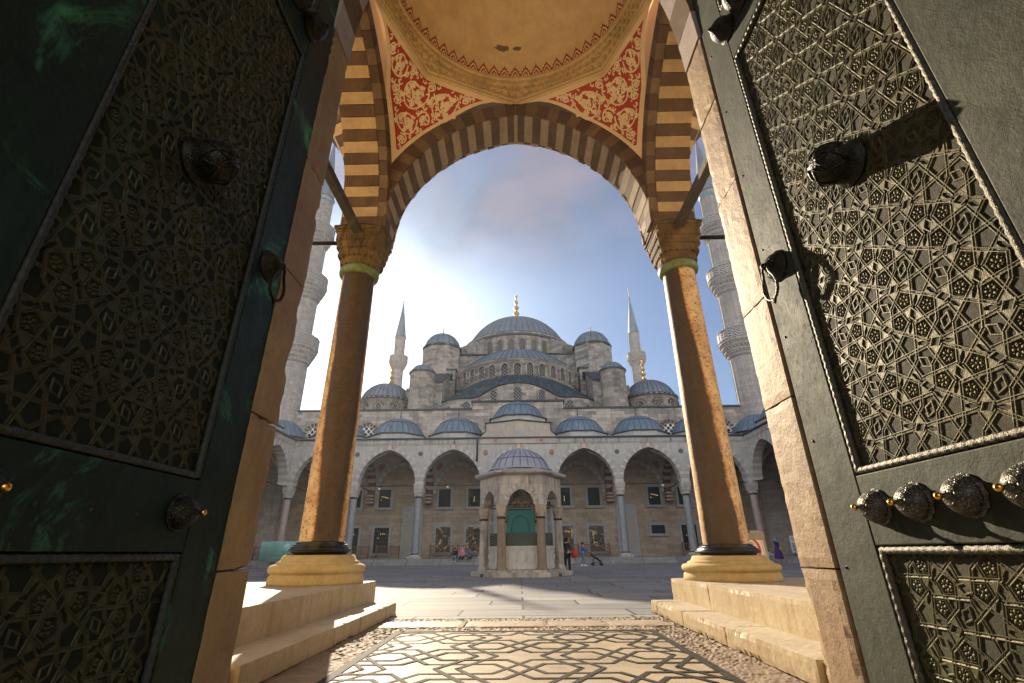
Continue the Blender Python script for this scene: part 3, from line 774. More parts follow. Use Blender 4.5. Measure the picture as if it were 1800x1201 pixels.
def door_leaf(s, label, mf, mp, mr, mk):
    X0 = 1.543; Y0, Y1 = .88, 2.64
    leaf = thing('door_leaf', label, 'door', (s * 1.57, 2.64, .03))
    fr = MB(); B = lambda y0, y1, z0, z1, h0=-.07, h1=0.0: fr.box(*sorted((s * (X0 - h0), s * (X0 - h1))), y0, y1, z0, z1)
    B(2.335, Y1, .04, 6.0); B(Y0, 1.25, .04, 6.0)
    for z0, z1 in ((.04, .25), (1.015, 1.32), (4.27, 4.80), (5.5, 6.0)): B(1.252, 2.333, z0, z1, -.07, -.001)
    fr.build('leaf_frame', mf, leaf, bevel=.006)
    for z0, z1 in ((.25, 1.015), (1.32, 4.27), (4.80, 5.5)):
        W, H = 2.335 - 1.25 - .075, z1 - z0 - .075; cy, cz = (1.25 + 2.335) / 2, (z0 + z1) / 2
        pb = MB(); pb.box(*sorted((s * (X0 + .028), s * (X0 + .065))), 1.253, 2.332, z0 + .003, z1 - .003)
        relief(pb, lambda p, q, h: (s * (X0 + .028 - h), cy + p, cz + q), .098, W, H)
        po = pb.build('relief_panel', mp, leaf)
        rm = MB(); y0, y1 = 1.25 + .02, 2.335 - .02; a, b = z0 + .02, z1 - .02
        path = []
        for (ya, za), (yb, zb) in (((y0, a), (y1, a)), ((y1, a), (y1, b)), ((y1, b), (y0, b)), ((y0, b), (y0, a))):
            L = hypot(yb - ya, zb - za); n = int(L / .008)
            path += [(s * (X0 + .014), ya + (yb - ya) * i / n, za + (zb - za) * i / n) for i in range(n)]
        rm.tube(path, [.0165 + .0016 * sin(i * 2 * pi / 5) for i in range(len(path))], 8, 0, True, True)
        rm.build('rope_molding', mr, po)
    def turned(mb, prof, y, z, n=28, mat=0, scal=0):
        k = MB(); k.lathe(prof, 0, 0, n)
        if scal: k.v = [(x * (1 + scal * cos(12 * atan2(q, x))) if w < .012 else x, q * (1 + scal * cos(12 * atan2(q, x))) if w < .012 else q, w) for x, q, w in k.v]
        k.map(lambda a, b, c: (s * (X0 - c), y + a, z + b)); mb.add(k.v, k.f, mat, True)
    def knob(y, z):
        kb = MB(); turned(kb, [(0.0, 0.0), (0.0768, 0.0), (0.0768, 0.0063), (0.0704, 0.0081), (0.0672, 0.0162), (0.0696, 0.0198), (0.0664, 0.0306), (0.0592, 0.0468), (0.048, 0.0612), (0.0384, 0.0684), (0.0352, 0.0738), (0.0272, 0.0756), (0.0176, 0.0774), (0.0144, 0.0828), (0.0096, 0.0864), (0.0072, 0.1008)], y, z, 72, 0, .03)
        for i in range(14, 110):   # chased scroll beads
            a = i * 2.399; r = .069 * sqrt((i + 1) / 111); h = .074 - .054 * (r / .069) ** 2.2
            q = MB(); q.lathe([(.0052, -.004), (.0042, .0016), (.0, .003)], r * cos(a), r * sin(a), 6); q.map(lambda x, w, c: (s * (X0 - h - c), y + x, z + w)); kb.add(q.v, q.f, 0, True)
        ko = kb.build('knob', mk, leaf, origin=(s * X0, y, z))
        tp = MB(); turned(tp, [(.006, .097), (.010, .100), (.0135, .107), (.0138, .114), (.009, .121), (.0, .124)], y, z, 16)
        tp.build('knob_tip', M['brass'], ko); return ko
    ys = (2.235, 2.005, 1.77, 1.535, 1.30) if s > 0 else (2.235, 1.36)
    k0 = knob(ys[0], 1.172)
    for y in ys[1:]: dup(k0, (k0.location.x, k0.location.y + y - ys[0], k0.location.z), parent=leaf)
    ub = MB(); turned(ub, [(.0, .0), (.10, .0), (.10, .012), (.088, .02), (.09, .05), (.075, .085), (.05, .11), (.02, .125), (.012, .14), (.0, .15)], 2.30, 4.545, 28)
    u0_ = ub.build('bud_knob', M['dark_knob'], leaf, origin=(s * X0, 2.30, 4.545))
    for y in (2.07, 1.84, 1.60): dup(u0_, (u0_.location.x, u0_.location.y + y - 2.30, u0_.location.z), parent=leaf)
    if s < 0:
        for y in (1.57, 1.78, 2.0):
            ho = MB(); turned(ho, [(.0, .0005), (.008, .0015), (.0085, -.002)], y, 1.15, 10); ho.build('bolt_hole', M['iron'], leaf)
    bs = MB(); by, bz = 1.755, 2.70
    turned(bs, [(.0, -.02), (.112, -.02), (.112, -.005), (.098, .004), (.093, .03), (.098, .06), (.096, .095), (.084, .13), (.06, .155), (.033, .168), (.0, .172)], by, bz, 40)
    for k in range(6):        # raised strapwork on the boss
        a = k * pi / 3
        for sg_ in (-1, 1):
            pth = []
            for i in range(9):
                t = i / 8; an = a + sg_ * (t - .5) * 1.05; r = .098 * cos(t * 1.35 - .05) + .003; h = .06 + .114 * sin(t * 1.35)
                pth.append((s * (X0 - h), by + r * cos(an), bz + r * sin(an)))
            bs.tube(pth, .0055, 5)
    bs.build('boss', M['dark_knob'], leaf)
    kn = MB(); ky, kz = 2.475, 2.585
    turned(kn, [(.0, .0), (.098, .0), (.098, .008), (.084, .02), (.072, .045), (.048, .065), (.024, .075), (.018, .10), (.0, .105)], ky, kz, 28)
    kn.build('knocker_plate', M['dark_knob'], leaf)
    hd = MB(); lyre = [(0, .0), (.022, -.01), (.03, -.045), (.05, -.075), (.06, -.11), (.05, -.145), (.03, -.165), (.012, -.17), (0, -.19), (-.012, -.17), (-.03, -.165), (-.05, -.145), (-.06, -.11), (-.05, -.075), (-.03, -.045), (-.022, -.01)]
    hd.tube([(s * (X0 - .085 + .1 * abs(q) * .6), ky + p * 1.3, kz + q * 1.3) for p, q in lyre], .0095, 6, 0, True, True)
    hd.build('knocker_handle', M['silver_knob'] if s > 0 else mk, leaf)
    rv = MB()
    for i in range(9):
        turned(rv, [(.0, .006), (.006, .005), (.009, .0)], 2.585, .3 + .62 * i, 8); turned(rv, [(.0, .006), (.006, .005), (.009, .0)], 1.0, .3 + .62 * i, 8)
    rv.build('rivet', M['dark_knob'], leaf)
    leaf.location.y += -.055 if s < 0 else .025
    return leaf
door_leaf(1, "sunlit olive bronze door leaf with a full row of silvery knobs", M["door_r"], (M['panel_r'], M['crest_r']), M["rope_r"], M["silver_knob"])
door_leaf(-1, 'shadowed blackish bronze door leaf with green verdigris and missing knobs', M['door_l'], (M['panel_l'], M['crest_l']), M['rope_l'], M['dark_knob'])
# ------------------------------------------------------------------ ground
def paving_mat():
    t = NT('grey_marble_paving'); p = t.pos(); x, y, z = t.xyz(p)
    b = t.n('TexBrick', {'Vector': t.vec(x, y), 'Scale': 1.0, 'Color1': (.74, .74, .75), 'Color2': (1.12, 1.1, 1.06), 'Mortar': (.22, .21, .2), 'Mortar Size': .028, 'Mortar Smooth': .2, 'Bias': 0.0, 'Brick Width': 3.1, 'Row Height': .95}, offset=.37, offset_frequency=2, squash=.6, squash_frequency=3)
    v = t.noise(t.vec(t.math('MULTIPLY', x, .5), t.math('MULTIPLY', y, 2.6)), 1.6, 7, .7, .6); f = t.noise(p, 9, 6, .7); g = t.noise(p, .35, 4)
    col = t.mix(t.ramp(v, .32, .68), (.21, .226, .25), (.31, .305, .30)); col = t.mix(1.0, col, b.outputs['Color'], 'MULTIPLY')
    col = t.mix(t.math('MULTIPLY', t.ramp(g, .45, .65), .35), col, (.22, .22, .23))
    crack = t.n('TexVoronoi', {'Vector': t.vec(t.math('ADD', x, t.math('MULTIPLY', v, .5)), y), 'Scale': .55}, feature='DISTANCE_TO_EDGE').outputs['Distance']
    col = t.mix(t.math('MULTIPLY', t.ramp(crack, .006, .0), .6), col, (.10, .09, .08))
    h = t.math('SUBTRACT', t.math('MULTIPLY', f, .35), b.outputs['Fac'])
    return t.done(col, t.math('ADD', t.math('MULTIPLY', f, .2), .6), t.bump(h, .35, .012), 0, .04)
M['paving'] = paving_mat()
M['earth'] = stone('worn_mortar_bed', (.34, .26, .17), (.26, .19, .12), None, (.14, .10, .07), .6, scale=3, bump=.9, rough=.9, axis='xy')
M['pebble'] = stone('worn_pebble_mortar', (.27, .20, .135), (.19, .14, .095), None, (.11, .08, .055), .6, scale=6, bump=.6, rough=.7, axis='xy')
M['mosaic_w'] = stone('worn_white_marble', (.42, .36, .27), (.33, .28, .21), None, (.22, .18, .13), .5, scale=2.2, bump=.18, rough=.55, axis='xy', streak_scale=(2, 3), spec=.05)
M['mosaic_b'] = plain('black_marble_inlay', (.036, .033, .028), .75, 0, .5, 8, .3, .05)

g = MB(); g.box(-110, 110, -30, 190, -.5, -.012); kind(g.build('ground', M['earth']), 'structure')
pv = MB()
pv.box(-26.5, 26.5, 10.16, 60, -.2, .0); pv.box(-2.79, 2.79, 9.86, 10.158, -.2, .0); pv.box(-2.29, 2.29, 9.16, 9.857, -.2, .0)
kind(pv.build('courtyard_pavement', M['paving']), 'structure')
ms = MB(); ms.box(-1.80, 1.80, 1.2, 7.74, -.2, -.002)
kind(ms.build('marble_walk', M['mosaic_w']), 'structure')
bd = MB()
nx0, ny0 = -.075, 5.37
def strip(p, q, z, w=.024):
    # clip to the panel
    x0, y0, x1, y1 = p[0], p[1], q[0], q[1]; dx, dy = x1 - x0, y1 - y0; t0, t1 = 0, 1
    for P_, Q_ in ((-dx, x0 + 1.72), (dx, 1.72 - x0), (-dy, y0 - 1.3), (dy, 7.66 - y0)):
        if abs(P_) < 1e-9:
            if Q_ < 0: return
        else:
            if P_ < 0: t0 = max(t0, Q_ / P_)
            else: t1 = min(t1, Q_ / P_)
    if t1 - t0 < .02: return
    x0, y0, x1, y1 = x0 + dx * t0, y0 + dy * t0, x0 + dx * t1, y0 + dy * t1
    L = hypot(x1 - x0, y1 - y0); ex, ey = (x1 - x0) / L, (y1 - y0) / L; k = w * .55
    x0 -= ex * k; y0 -= ey * k; x1 += ex * k; y1 += ey * k; w *= .9 + .2 * hsh(x0, y0)
    bd.add([(x0 - ey * w, y0 + ex * w, z), (x1 - ey * w, y1 + ex * w, z), (x1 + ey * w, y1 - ex * w, z), (x0 + ey * w, y0 - ex * w, z)], [(0, 3, 2, 1)])
for i in range(-3, 4):
    for j in range(-8, 5):
        if (i + j) % 2: continue
        ox, oy = nx0 + 1.04 * i, ny0 + .6 * j
        zz = .002 + .0012 * ((i * 3 + j) % 4)
        for sx in (-1, 1):
            for sy in (-1, 1):
                strip((ox + sx * .245, oy + sy * .2), (ox + sx * .91, oy + sy * .2), zz)
                strip((ox + sx * .245, oy + sy * .2), (ox - sx * .125, oy - sy * .4), zz + .0003 * (2 + sx + sy * 2))
                strip((ox + sx * .475, oy + sy * .2), (ox + sx * .59, oy), zz + .0002)
                strip((ox + sx * .59, oy), (ox + sx * .24, oy + sy * .6), zz + .0004)
for x in (-1.755, 1.755): bd.box(x - .045, x + .045, 1.2, 7.74, -.001, .006)
bd.box(-1.70, 1.70, 7.68, 7.74, -.001, .0055)
kind(bd.build('inlay_strips', M['mosaic_b']), 'structure')
th = MB()
for a, b in ((-2.2, -.9), (-.89, .35), (.36, 1.25), (1.26, 2.2)): rough_box(th, a, b - .006, 8.12, 8.76, -.1, .012, .07, .015, int(a * 10))
kind(th.build('threshold_slabs', M['mosaic_w']), 'structure')
# pebbly mortar beds beside and beyond the patterned walk
def bed(x0, x1, y0, y1, amp, name):
    b = MB(); nx = max(2, int((x1 - x0) / .028)); ny = max(2, int((y1 - y0) / .035))
    def F(u, v):
        x, y = x0 + (x1 - x0) * u, y0 + (y1 - y0) * v
        h = hsh(round(x / .028), round(y / .035)); h2 = hsh(round(x / .11), round(y / .14), 5); h3 = hsh(round(x / .5), round(y / .6), 9)
        far = min(1, max(0, (y - 4.6) / 2.0))
        return (x, y, -.004 + amp * (h * h * .8 + .5 * h2 - .35) * (.35 + .65 * far) - .010 * h3)
    b.grid(F, nx, ny, 0, False)
    return kind(b.build(name, M['pebble']), 'stuff')
bed(-2.31, -1.795, 2.9, 9.17, .024, 'pebble_mortar'); bed(1.795, 2.31, 2.9, 9.17, .024, 'pebble_mortar')
bed(-1.80, 1.80, 7.735, 8.125, .02, 'pebble_mortar'); bed(-1.80, 1.80, 8.755, 9.17, .02, 'pebble_mortar')

# ------------------------------------------------------------------ courtyard arcades
FZ = .55
BW, BE, BZ, BT = 2.92, .66, 7.43, .42
M['shaftA'] = plain('grey_granite_shaft', (.22, .24, .26), .5, 0, .2, 4); M['shaftB'] = plain('pinkish_marble_shaft', (.33, .26, .25), .5, 0, .2, 4)
M['cap_white'] = stone('white_carved_capital', (.50, .48, .44), (.40, .39, .37), None, (.1, .1, .09), .7, scale=2, streak_scale=(5, 1))
def far_column(par, x, y, m):
    c = MB(); c.lathe([(.39 - .05 * i / 10, 1.0 + 5.2 * i / 10) for i in range(11)], x, y, 20); col = c.build('column', m, par, origin=(x, y, FZ))
    b = MB(); b.box(x - .62, x + .62, y - .62, y + .62, FZ, FZ + .2); b.lathe([(.58, FZ + .2), (.58, FZ + .28), (.5, FZ + .32), (.5, FZ + .36), (.0, FZ + .36)], x, y, 20, 0)
    b.lathe([(.46, FZ + .36), (.47, FZ + .42), (.40, .99), (.38, 1.02)], x, y, 20, 1); b.build('base', [M['cap_white'], M['bronze_ring']], col)
    k = MB(); k.lathe([(.36, 6.12), (.41, 6.16), (.41, 6.26), (.37, 6.3)], x, y, 20, 1); stal_cap(k, x, y, 6.3, 7.25, .36, .5, 3, 14, 0, .12); k.box(x - .53, x + .53, y - .53, y + .53, 7.25, BZ + .02)
    k.build('capital', [M['cap_white'], M['bronze_ring']], col)
def disc(mb, T, u, z, r, d, mat=0, n=18):
    mb.add([T(u + r * cos(2 * pi * i / n), d, z + r * sin(2 * pi * i / n)) for i in range(n)] + [T(u + r * cos(2 * pi * i / n), d + .06, z + r * sin(2 * pi * i / n)) for i in range(n)],
           [tuple(range(n))] + [(i, (i + 1) % n, (i + 1) % n + n, i + n) for i in range(n)], mat)
def arcade(name, label, T, us, loc, inner, central=None, cols=None):
    t = thing(name, label, 'arcade', loc)
    ww = MB(); tr = MB(); fz = MB(); rf = MB()
    for b, (ua, ub) in enumerate(zip(us, us[1:])):
        uc = (ua + ub) / 2; cen = (b == central)
        zt = 12.0
        arch_wall(ww, T, ua, ub, uc, BW, BE, BZ, zt, .004, .9, 0, BT - .01, n=12)
        ar = MB(); voussoirs(ar, T, uc, BW, BE, BZ, BT, 0, .905, 15, (0, 1), .0, .012, b)
        ar.build('arch_ring', [M['vous_a'], M['vous_b']], t)
        ky = MB()
        for q in (-.28, 0, .28): ky.prism([T(uc + q - .09, -.02, 11.0), T(uc + q + .09, -.02, 11.0), T(uc + q + .11, -.02, 11.42), T(uc + q - .11, -.02, 11.42)], Vector(T(0, .1, 0)) - Vector(T(0, 0, 0)), 0 if q else 1)
        ky.build('keystone', [plain('orange_keystone', (.42, .24, .13), .8) if 'ky' not in M else M['ky'], M['vous_a']], t)
        # dome on an octagonal base, finial
        c3 = T(uc, 3.55, 0); z0 = 14.75 if cen else 12.95; R = 2.95 if cen else 2.86; zb = 12.0
        d8 = MB(); d8.lathe([(R + .34, zb), (R + .34, z0 - .12)], c3[0], c3[1], 8, 0, False, 0, 2 * pi, pi / 8); d8.lathe([(R + .34, z0 - .12), (R + .55, z0 - .1), (R + .5, z0), (R - .1, z0 + .1)], c3[0], c3[1], 8, 1, False, 0, 2 * pi, pi / 8)
        d8.build('dome_base', [M['white_wall'], M['eave']], t)
        dd = MB(); lead_dome(dd, c3[0], c3[1], z0 + .04, R, 2.15, 26, 0, eave=.04, n=9, rw=.035)
        rr = R * .72; zz = z0 + .04 + [zq for rq, zq in cap_profile(R, 2.15, 40) if rq <= rr][0]
        dd.lathe([(rr + .03, zz - .03), (rr + .05, zz + .01), (rr, zz + .03)], c3[0], c3[1], 26, 1)
        do = dd.build('dome', [M['lead_blue'], M['eave'], M['seam']], t)
        if not cen: f = MB(); finial(f, c3[0], c3[1], z0 + 2.12, 1.35, .24); f.build('finial', M['bronze_finial'], do)
        if b in inner:
            cy3 = T(uc, 3.7, 0)
            v = MB(); pendentives(v, cy3[0], cy3[1], 2.9, 2.75, .6, 7.2, .3, 11.2, 8, 6)
            v.lathe([(2.9 * cos(a), 11.2 + .75 * sin(a)) for a in [pi / 2 * i / 6 for i in range(6)]] + [(.01, 11.95)], cy3[0], cy3[1], 28)
            vo = v.build('vault', M['shade_plaster'], t)
            S, L = pend_S(cy3[0], cy3[1], 2.9, 2.75, .6, 7.2, .3, .03); r = MB()
            for sx in (-1, 1):
                for sy in (-1, 1):
                    r.add([S(.5 + .2 * cos(q), 10.1 + .42 * sin(q), sx, sy) for q in [2 * pi * i / 16 for i in range(16)]], [tuple(range(16))])
            r.build('red_roundel', M['red_roundel'], vo)
            wa = MB(); voussoirs(wa, lambda u, d, z: T(u, 6.46 - d, z), uc, 2.62, .55, 7.2, .42, 0, .06, 13, (0, 1), 0, .01, b); wa.build('wall_arch', [M['vous_a'], M['vous_b']], t)
    for q, u in enumerate(us):
        if q == 0 and cols == 'skip0': continue
        p = T(u, .45, 0); far_column(t, p[0], p[1], M['shaftB'] if q in (0, len(us) - 1) else M['shaftA'])
        if 0 < q < len(us) - 1:
            r = MB(); disc(r, T, u, 10.5, .24, -.03, 0); r.build('marble_disc', M['dark_disc'], t)
        if q in [i for i in inner] + [i + 1 for i in inner]:
            T2 = lambda a, d, z, u=u: T(u - .4 + d, 3.7 + a, z)
            s = MB(); voussoirs(s, T2, 0, 2.5, .55, 7.2, .36, 0, .8, 10, (0, 1), 0, .01, q)
            s.hexa([T(u - .38, 5.9, 6.05), T(u + .38, 5.9, 6.05), T(u + .38, 6.47, 6.05), T(u - .38, 6.47, 6.05), T(u - .38, 5.9, 7.2), T(u + .38, 5.9, 7.2), T(u + .38, 6.47, 7.2), T(u - .38, 6.47, 7.2)], 0)
            for k in range(3): s.hexa([T(u - .385, 5.895, 6.2 + .36 * k), T(u + .385, 5.895, 6.2 + .36 * k), T(u + .385, 6.47, 6.2 + .36 * k), T(u - .385, 6.47, 6.2 + .36 * k), T(u - .385, 5.895, 6.38 + .36 * k), T(u + .385, 5.895, 6.38 + .36 * k), T(u + .385, 6.47, 6.38 + .36 * k), T(u - .385, 6.47, 6.38 + .36 * k)], 1)
            s.build('striped_arch', [M['brown_stripe'], M['cream_stripe']], t)
            w = MB(); arch_wall(w, T2, -2.8, 2.77, 0, 2.5, .55, 7.2, 12.0, .004, .796, 0, .35, n=8); w.build('vault_wall', M['shade_plaster'], t)
            b = MB(); b.tube([T(u, .9, 7.5), T(u, 6.4, 7.5)], .05, 6); b.build('tie_rod', M['iron'], t)
    u0, u1 = us[0], us[-1]
    ww.build('arcade_wall', M['white_wall'], t)
    def slab(mb, a, b, d0, d1, z0, z1, mat=0): mb.hexa([T(a, d0, z0), T(b, d0, z0), T(b, d1, z0), T(a, d1, z0), T(a, d0, z1), T(b, d0, z1), T(b, d1, z1), T(a, d1, z1)], mat)
    slab(fz, u0, u1, -.05, .004, 11.56, 11.98)
    for k in range(int((u1 - u0) / .17)):   # scalloped lower edge of the frieze
        u = u0 + .17 * k
        if central is not None and us[central] - .5 < u < us[central + 1] + .4: continue
        slab(fz, u, u + .10, -.045, .004, 11.44 - .08 * hsh(k, u0), 11.56)
    fz.build('frieze', M['frieze'], t)
    slab(rf, u0 - .2, u1 + .2, -.24, .5, 12.0, 12.12, 1); rf.hexa([T(u0, -.2, 12.12), T(u1, -.2, 12.12), T(u1, 6.6, 12.12), T(u0, 6.6, 12.12), T(u0, -.2, 12.16), T(u1, -.2, 12.16), T(u1, 6.6, 12.75), T(u0, 6.6, 12.75)], 0)
    rf.build('lead_roof', [M['lead'], M['eave'], M['seam']], t)
    rd = MB(); rd.tube([T(u0, .45, 7.36), T(u1, .45, 7.36)], .055, 6); rd.build('tie_rod', M['iron'], t)
    return t
M['ky'] = plain('orange_keystone', (.42, .24, .13), .8)
US = [-23.55, -16.8, -10.2, -3.44, 3.44, 10.2, 16.8, 23.55]
TF = lambda u, d, z: (u, 50 + d, z)
arc = arcade('courtyard_arcade', 'long grey arcade with blue domes straight across the courtyard', TF, US, (0, 50, 0), range(7), 3)
# raised central bay with its low gable
cb = MB(); cb.hexa([(-4.0, 49.88, 12.13), (4.0, 49.88, 12.13), (4.0, 51, 12.13), (-4.0, 51, 12.13), (-3.36, 49.88, 12.9), (3.36, 49.88, 12.9), (3.36, 51, 12.9), (-3.36, 51, 12.9)])
cb.box(-3.36, 3.36, 49.88, 51, 12.9, 13.6); cb.prism([(-3.36, 49.88, 13.6), (3.36, 49.88, 13.6), (0, 49.88, 13.95)], (0, 1.1, 0))
cb.box(-4.0, 4.0, 49.88, 49.99, 10.0 + 1.45, 12.13)
cb.build('gable_wall', stone('warm_gable_stone', (.47, .42, .36), (.42, .37, .32), (2.2, .8, .006), (.3, .28, .25), .4, var=.12, streak_scale=(.5, 2)), arc)
ge = MB(); ge.tube([(-3.55, 49.8, 13.58), (0, 49.8, 13.98), (3.55, 49.8, 13.58)], .07, 6); ge.tube([(-3.45, 49.84, 13.55), (-3.45, 49.84, 12.75), (-4.05, 49.84, 12.2)], .06, 6); ge.tube([(3.45, 49.84, 13.55), (3.45, 49.84, 12.75), (4.05, 49.84, 12.2)], .06, 6); ge.build('gable_eave', M['eave'], arc)
rdm = MB()
for u, z, r in ((-2.4, 11.86, .2), (2.4, 11.86, .2), (-3.46, 10.6, .24), (3.46, 10.6, .24)): disc(rdm, TF, u, z, r, -.2 if abs(u) < 3 else -.06)
rdm.build('red_disc', M['red_disc'], arc)
dpp = MB(); dpp.tube([(-4.3, 49.85, 12.0), (-4.3, 49.85, 9.6)], .09, 8); dpp.build('drainpipe', M['iron'], arc)
US2 = [0, 6.7, 13.4, 20.1, 26.8, 33.5, 39.5]
arcade('courtyard_arcade', 'grey side arcade along the left of the courtyard', lambda u, d, z: (-23.55 - d, 50 - u, z), US2, (-25, 30, 0), (0, 1), None, 'skip0')
arcade('courtyard_arcade', 'grey side arcade along the right of the courtyard', lambda u, d, z: (23.55 + d, 50 - u, z), US2, (25, 30, 0), (0, 1), None, 'skip0')
# outer walls of the side arcades, and the corner bays
for s, lb in ((-1, 'plain stone wall closing the left side arcade'), (1, 'plain stone wall closing the right side arcade')):
    w = MB(); w.box(min(s * 30.15, s * 31), max(s * 30.15, s * 31), 10, 56.6, 0, 12.0); tag(w.build('courtyard_wall', M['facade']), lb, 'wall')
    cdm = MB(); x = s * 27.1; cdm.lathe([(3.2, 12.0), (3.2, 12.85), (3.4, 12.9), (3.3, 12.97), (2.8, 13.02)], x, 53.5, 8, 1, False, 0, 2 * pi, pi / 8); lead_dome(cdm, x, 53.5, 12.99, 2.86, 2.15, 26, 0, eave=.04, n=9, rw=.035)
    cdm.box(min(s * 23.4, s * 31), max(s * 23.4, s * 31), 49.8, 56.6, 11.9, 12.0, 1)
    cdm.build('corner_dome', [M['lead_blue'], M['eave'], M['seam']], arc)
# steps along the arcades
st = MB()
for a, b, z in ((47.75, 56.7, .27), (48.3, 56.7, FZ)):
    k = 0; x = -22.6
    while x < 22.6:
        L = 1.7 + 1.2 * hsh(k, z); st.box(x, min(22.6, x + L) - .008, a if z < .3 else a, 49.0 if z < .3 else 56.69, 0, z - .006 * hsh(k, 2)); x += L; k += 1
for s in (-1, 1):
    st.box(min(s * 22.0, s * 23), max(s * 22.0, s * 23), 10.2, 47.74, 0, .29); st.box(min(s * 22.6, s * 30.1), max(s * 22.6, s * 30.1), 10.2, 56.69, 0, FZ)
tag(st.build('arcade_steps', M['paving'], bevel=.02), 'low grey stone steps running along the foot of the arcades', 'steps')

# ------------------------------------------------------------------ mosque
mosque = thing('mosque', 'great grey mosque of stacked domes and half domes, gilded finial on top', 'mosque', (0, 83, 0))
hb = MB(); hb.box(-28.9, 28.9, 56.7, 57.5, 0, 11.9); hb.build('facade_wall', M['facade'], mosque)
hu = MB(); hu.box(-28.9, 28.9, 57.1, 111, 11.9, 17.15); hu.box(-5.6, 5.6, 57.08, 60, 17.15, 18.1); hu.build('hall_wall', M['ashlar'], mosque)
ev = MB(); ev.box(-29.1, -5.65, 56.95, 58, 17.15, 17.36); ev.box(5.65, 29.1, 56.95, 58, 17.15, 17.36); ev.box(-5.8, 5.8, 56.9, 60, 18.1, 18.3); ev.box(-29.1, 29.1, 58, 111.2, 17.15, 17.3); ev.build('roof_edge', M['eave'], mosque)
def arched_window(par, x, y, z, nrm, w, h, mats, fr=.16, dep=.14, name='window', flat=False, nseg=8):
    """stone surround standing proud of a pierced pane; nrm = outward angle in plan"""
    nx, ny = cos(nrm), sin(nrm); tx, ty = -ny, nx
    P = lambda p, q, d: (x + tx * p + nx * d, y + ty * p + ny * d, z + q)
    hw = w / 2
    def out(o):
        if flat: return [(-hw - o, -o), (-hw - o, h + o), (hw + o, h + o), (hw + o, -o)]
        zc = h - hw
        return [(-hw - o, 0)] + [(-(hw + o) * cos(pi * i / nseg), zc + (hw + o) * 1.08 * sin(pi * i / nseg)) for i in range(nseg + 1)] + [(hw + o, 0)]
    a, b = out(0), out(fr); m = MB(); n = len(a)
    rng = range(n) if flat else range(n - 1)
    for i in rng:
        j = (i + 1) % n
        m.hexa([P(*a[i], 0), P(*a[j], 0), P(*b[j], 0), P(*b[i], 0), P(*a[i], dep), P(*a[j], dep), P(*b[j], dep), P(*b[i], dep)], 1)
    m.add([P(*q, .02) for q in a], [tuple(range(n))], 0)
    return m, P
def win(par, *k, **kw):
    m, P = arched_window(par, *k, **{q: v for q, v in kw.items() if q != 'extra'})
    if kw.get('extra'): kw['extra'](m, P)
    return m.build(kw.get('name', 'window'), list(k[6]), par)
LW = (M['lattice'], M['ashlar'])
# lower tier: undulating wall, lead roof behind it
W1 = [(0, 59.7, 21.5), (1.5, 59.85, 21.4), (3, 60.3, 21.1), (4.2, 61.0, 20.65), (5.2, 61.7, 20.25), (6.2, 62.0, 20.1), (7.2, 61.9, 20.1), (8.2, 61.75, 20.0), (9.4, 62.0, 19.9), (10.6, 63, 19.75)]
W1 = [(-x, y, z) for x, y, z in W1[:0:-1]] + W1
lw = MB()
for (xa, ya, za), (xb, yb, zb) in zip(W1, W1[1:]):
    lw.hexa([(xa, ya, 17.2), (xb, yb, 17.2), (xb, yb + 1, 17.2), (xa, ya + 1, 17.2), (xa, ya, za), (xb, yb, zb), (xb, yb + 1, zb), (xa, ya + 1, za)])
lw.build('lower_tier_wall', M['ashlar'], mosque)
le = MB(); le.tube([(x, y - .1, z + .08) for x, y, z in W1], .12, 6); le.build('tier_eave', M['eave'], mosque)
lr = MB(); CY2 = 72.4; R2 = 9.5
def top2(x): xx = x * .9; return (xx, CY2 - sqrt(max(.5, (R2 + .1) ** 2 - xx * xx)), 23.75 - .012 * x * x)
nW = len(W1) - 1
def RF(u, v):
    k = min(nW - 1, int(u * nW)); f = u * nW - k; a, b = W1[k], W1[k + 1]
    p = [a[i] + (b[i] - a[i]) * f for i in range(3)]; q = top2(p[0]); p[1] -= .15; p[2] += .1
    w = v + .25 * v * (1 - v)
    return (p[0] + (q[0] - p[0]) * v, p[1] + (q[1] - p[1]) * v, p[2] + (q[2] - p[2]) * (v + .45 * v * (1 - v)))
lr.grid(RF, nW * 4, 8, 0, True)
for i in range(nW * 4 + 1):
    lr.tube([tuple(Vector(RF(i / (nW * 4), j / 6)) + Vector((0, 0, .03))) for j in range(7)], .045, 4, 0, False)
lr.build('lower_tier_roof', M['lead_dark'], mosque)
for x, zb, w, h in ((0, 18.9, 1.05, 1.95), (3.15, 18.8, 1.0, 1.85), (-3.15, 18.8, 1.0, 1.85), (5.1, 18.6, .6, 1.3), (-5.1, 18.6, .6, 1.3), (6.9, 17.6, 1.05, 2.0), (-6.9, 17.6, 1.05, 2.0), (9.3, 17.45, .8, 1.5), (-9.3, 17.45, .8, 1.5)):
    k = next(i for i in range(nW) if W1[i][0] <= x <= W1[i + 1][0]); a, b = W1[k], W1[k + 1]; f = (x - a[0]) / (b[0] - a[0])
    win(mosque, x, a[1] + (b[1] - a[1]) * f - (.12 if abs(x) > .1 else .02), zb, atan2(-(b[0] - a[0]), b[1] - a[1]) if x else -pi / 2, w, h, LW, .1, .1)
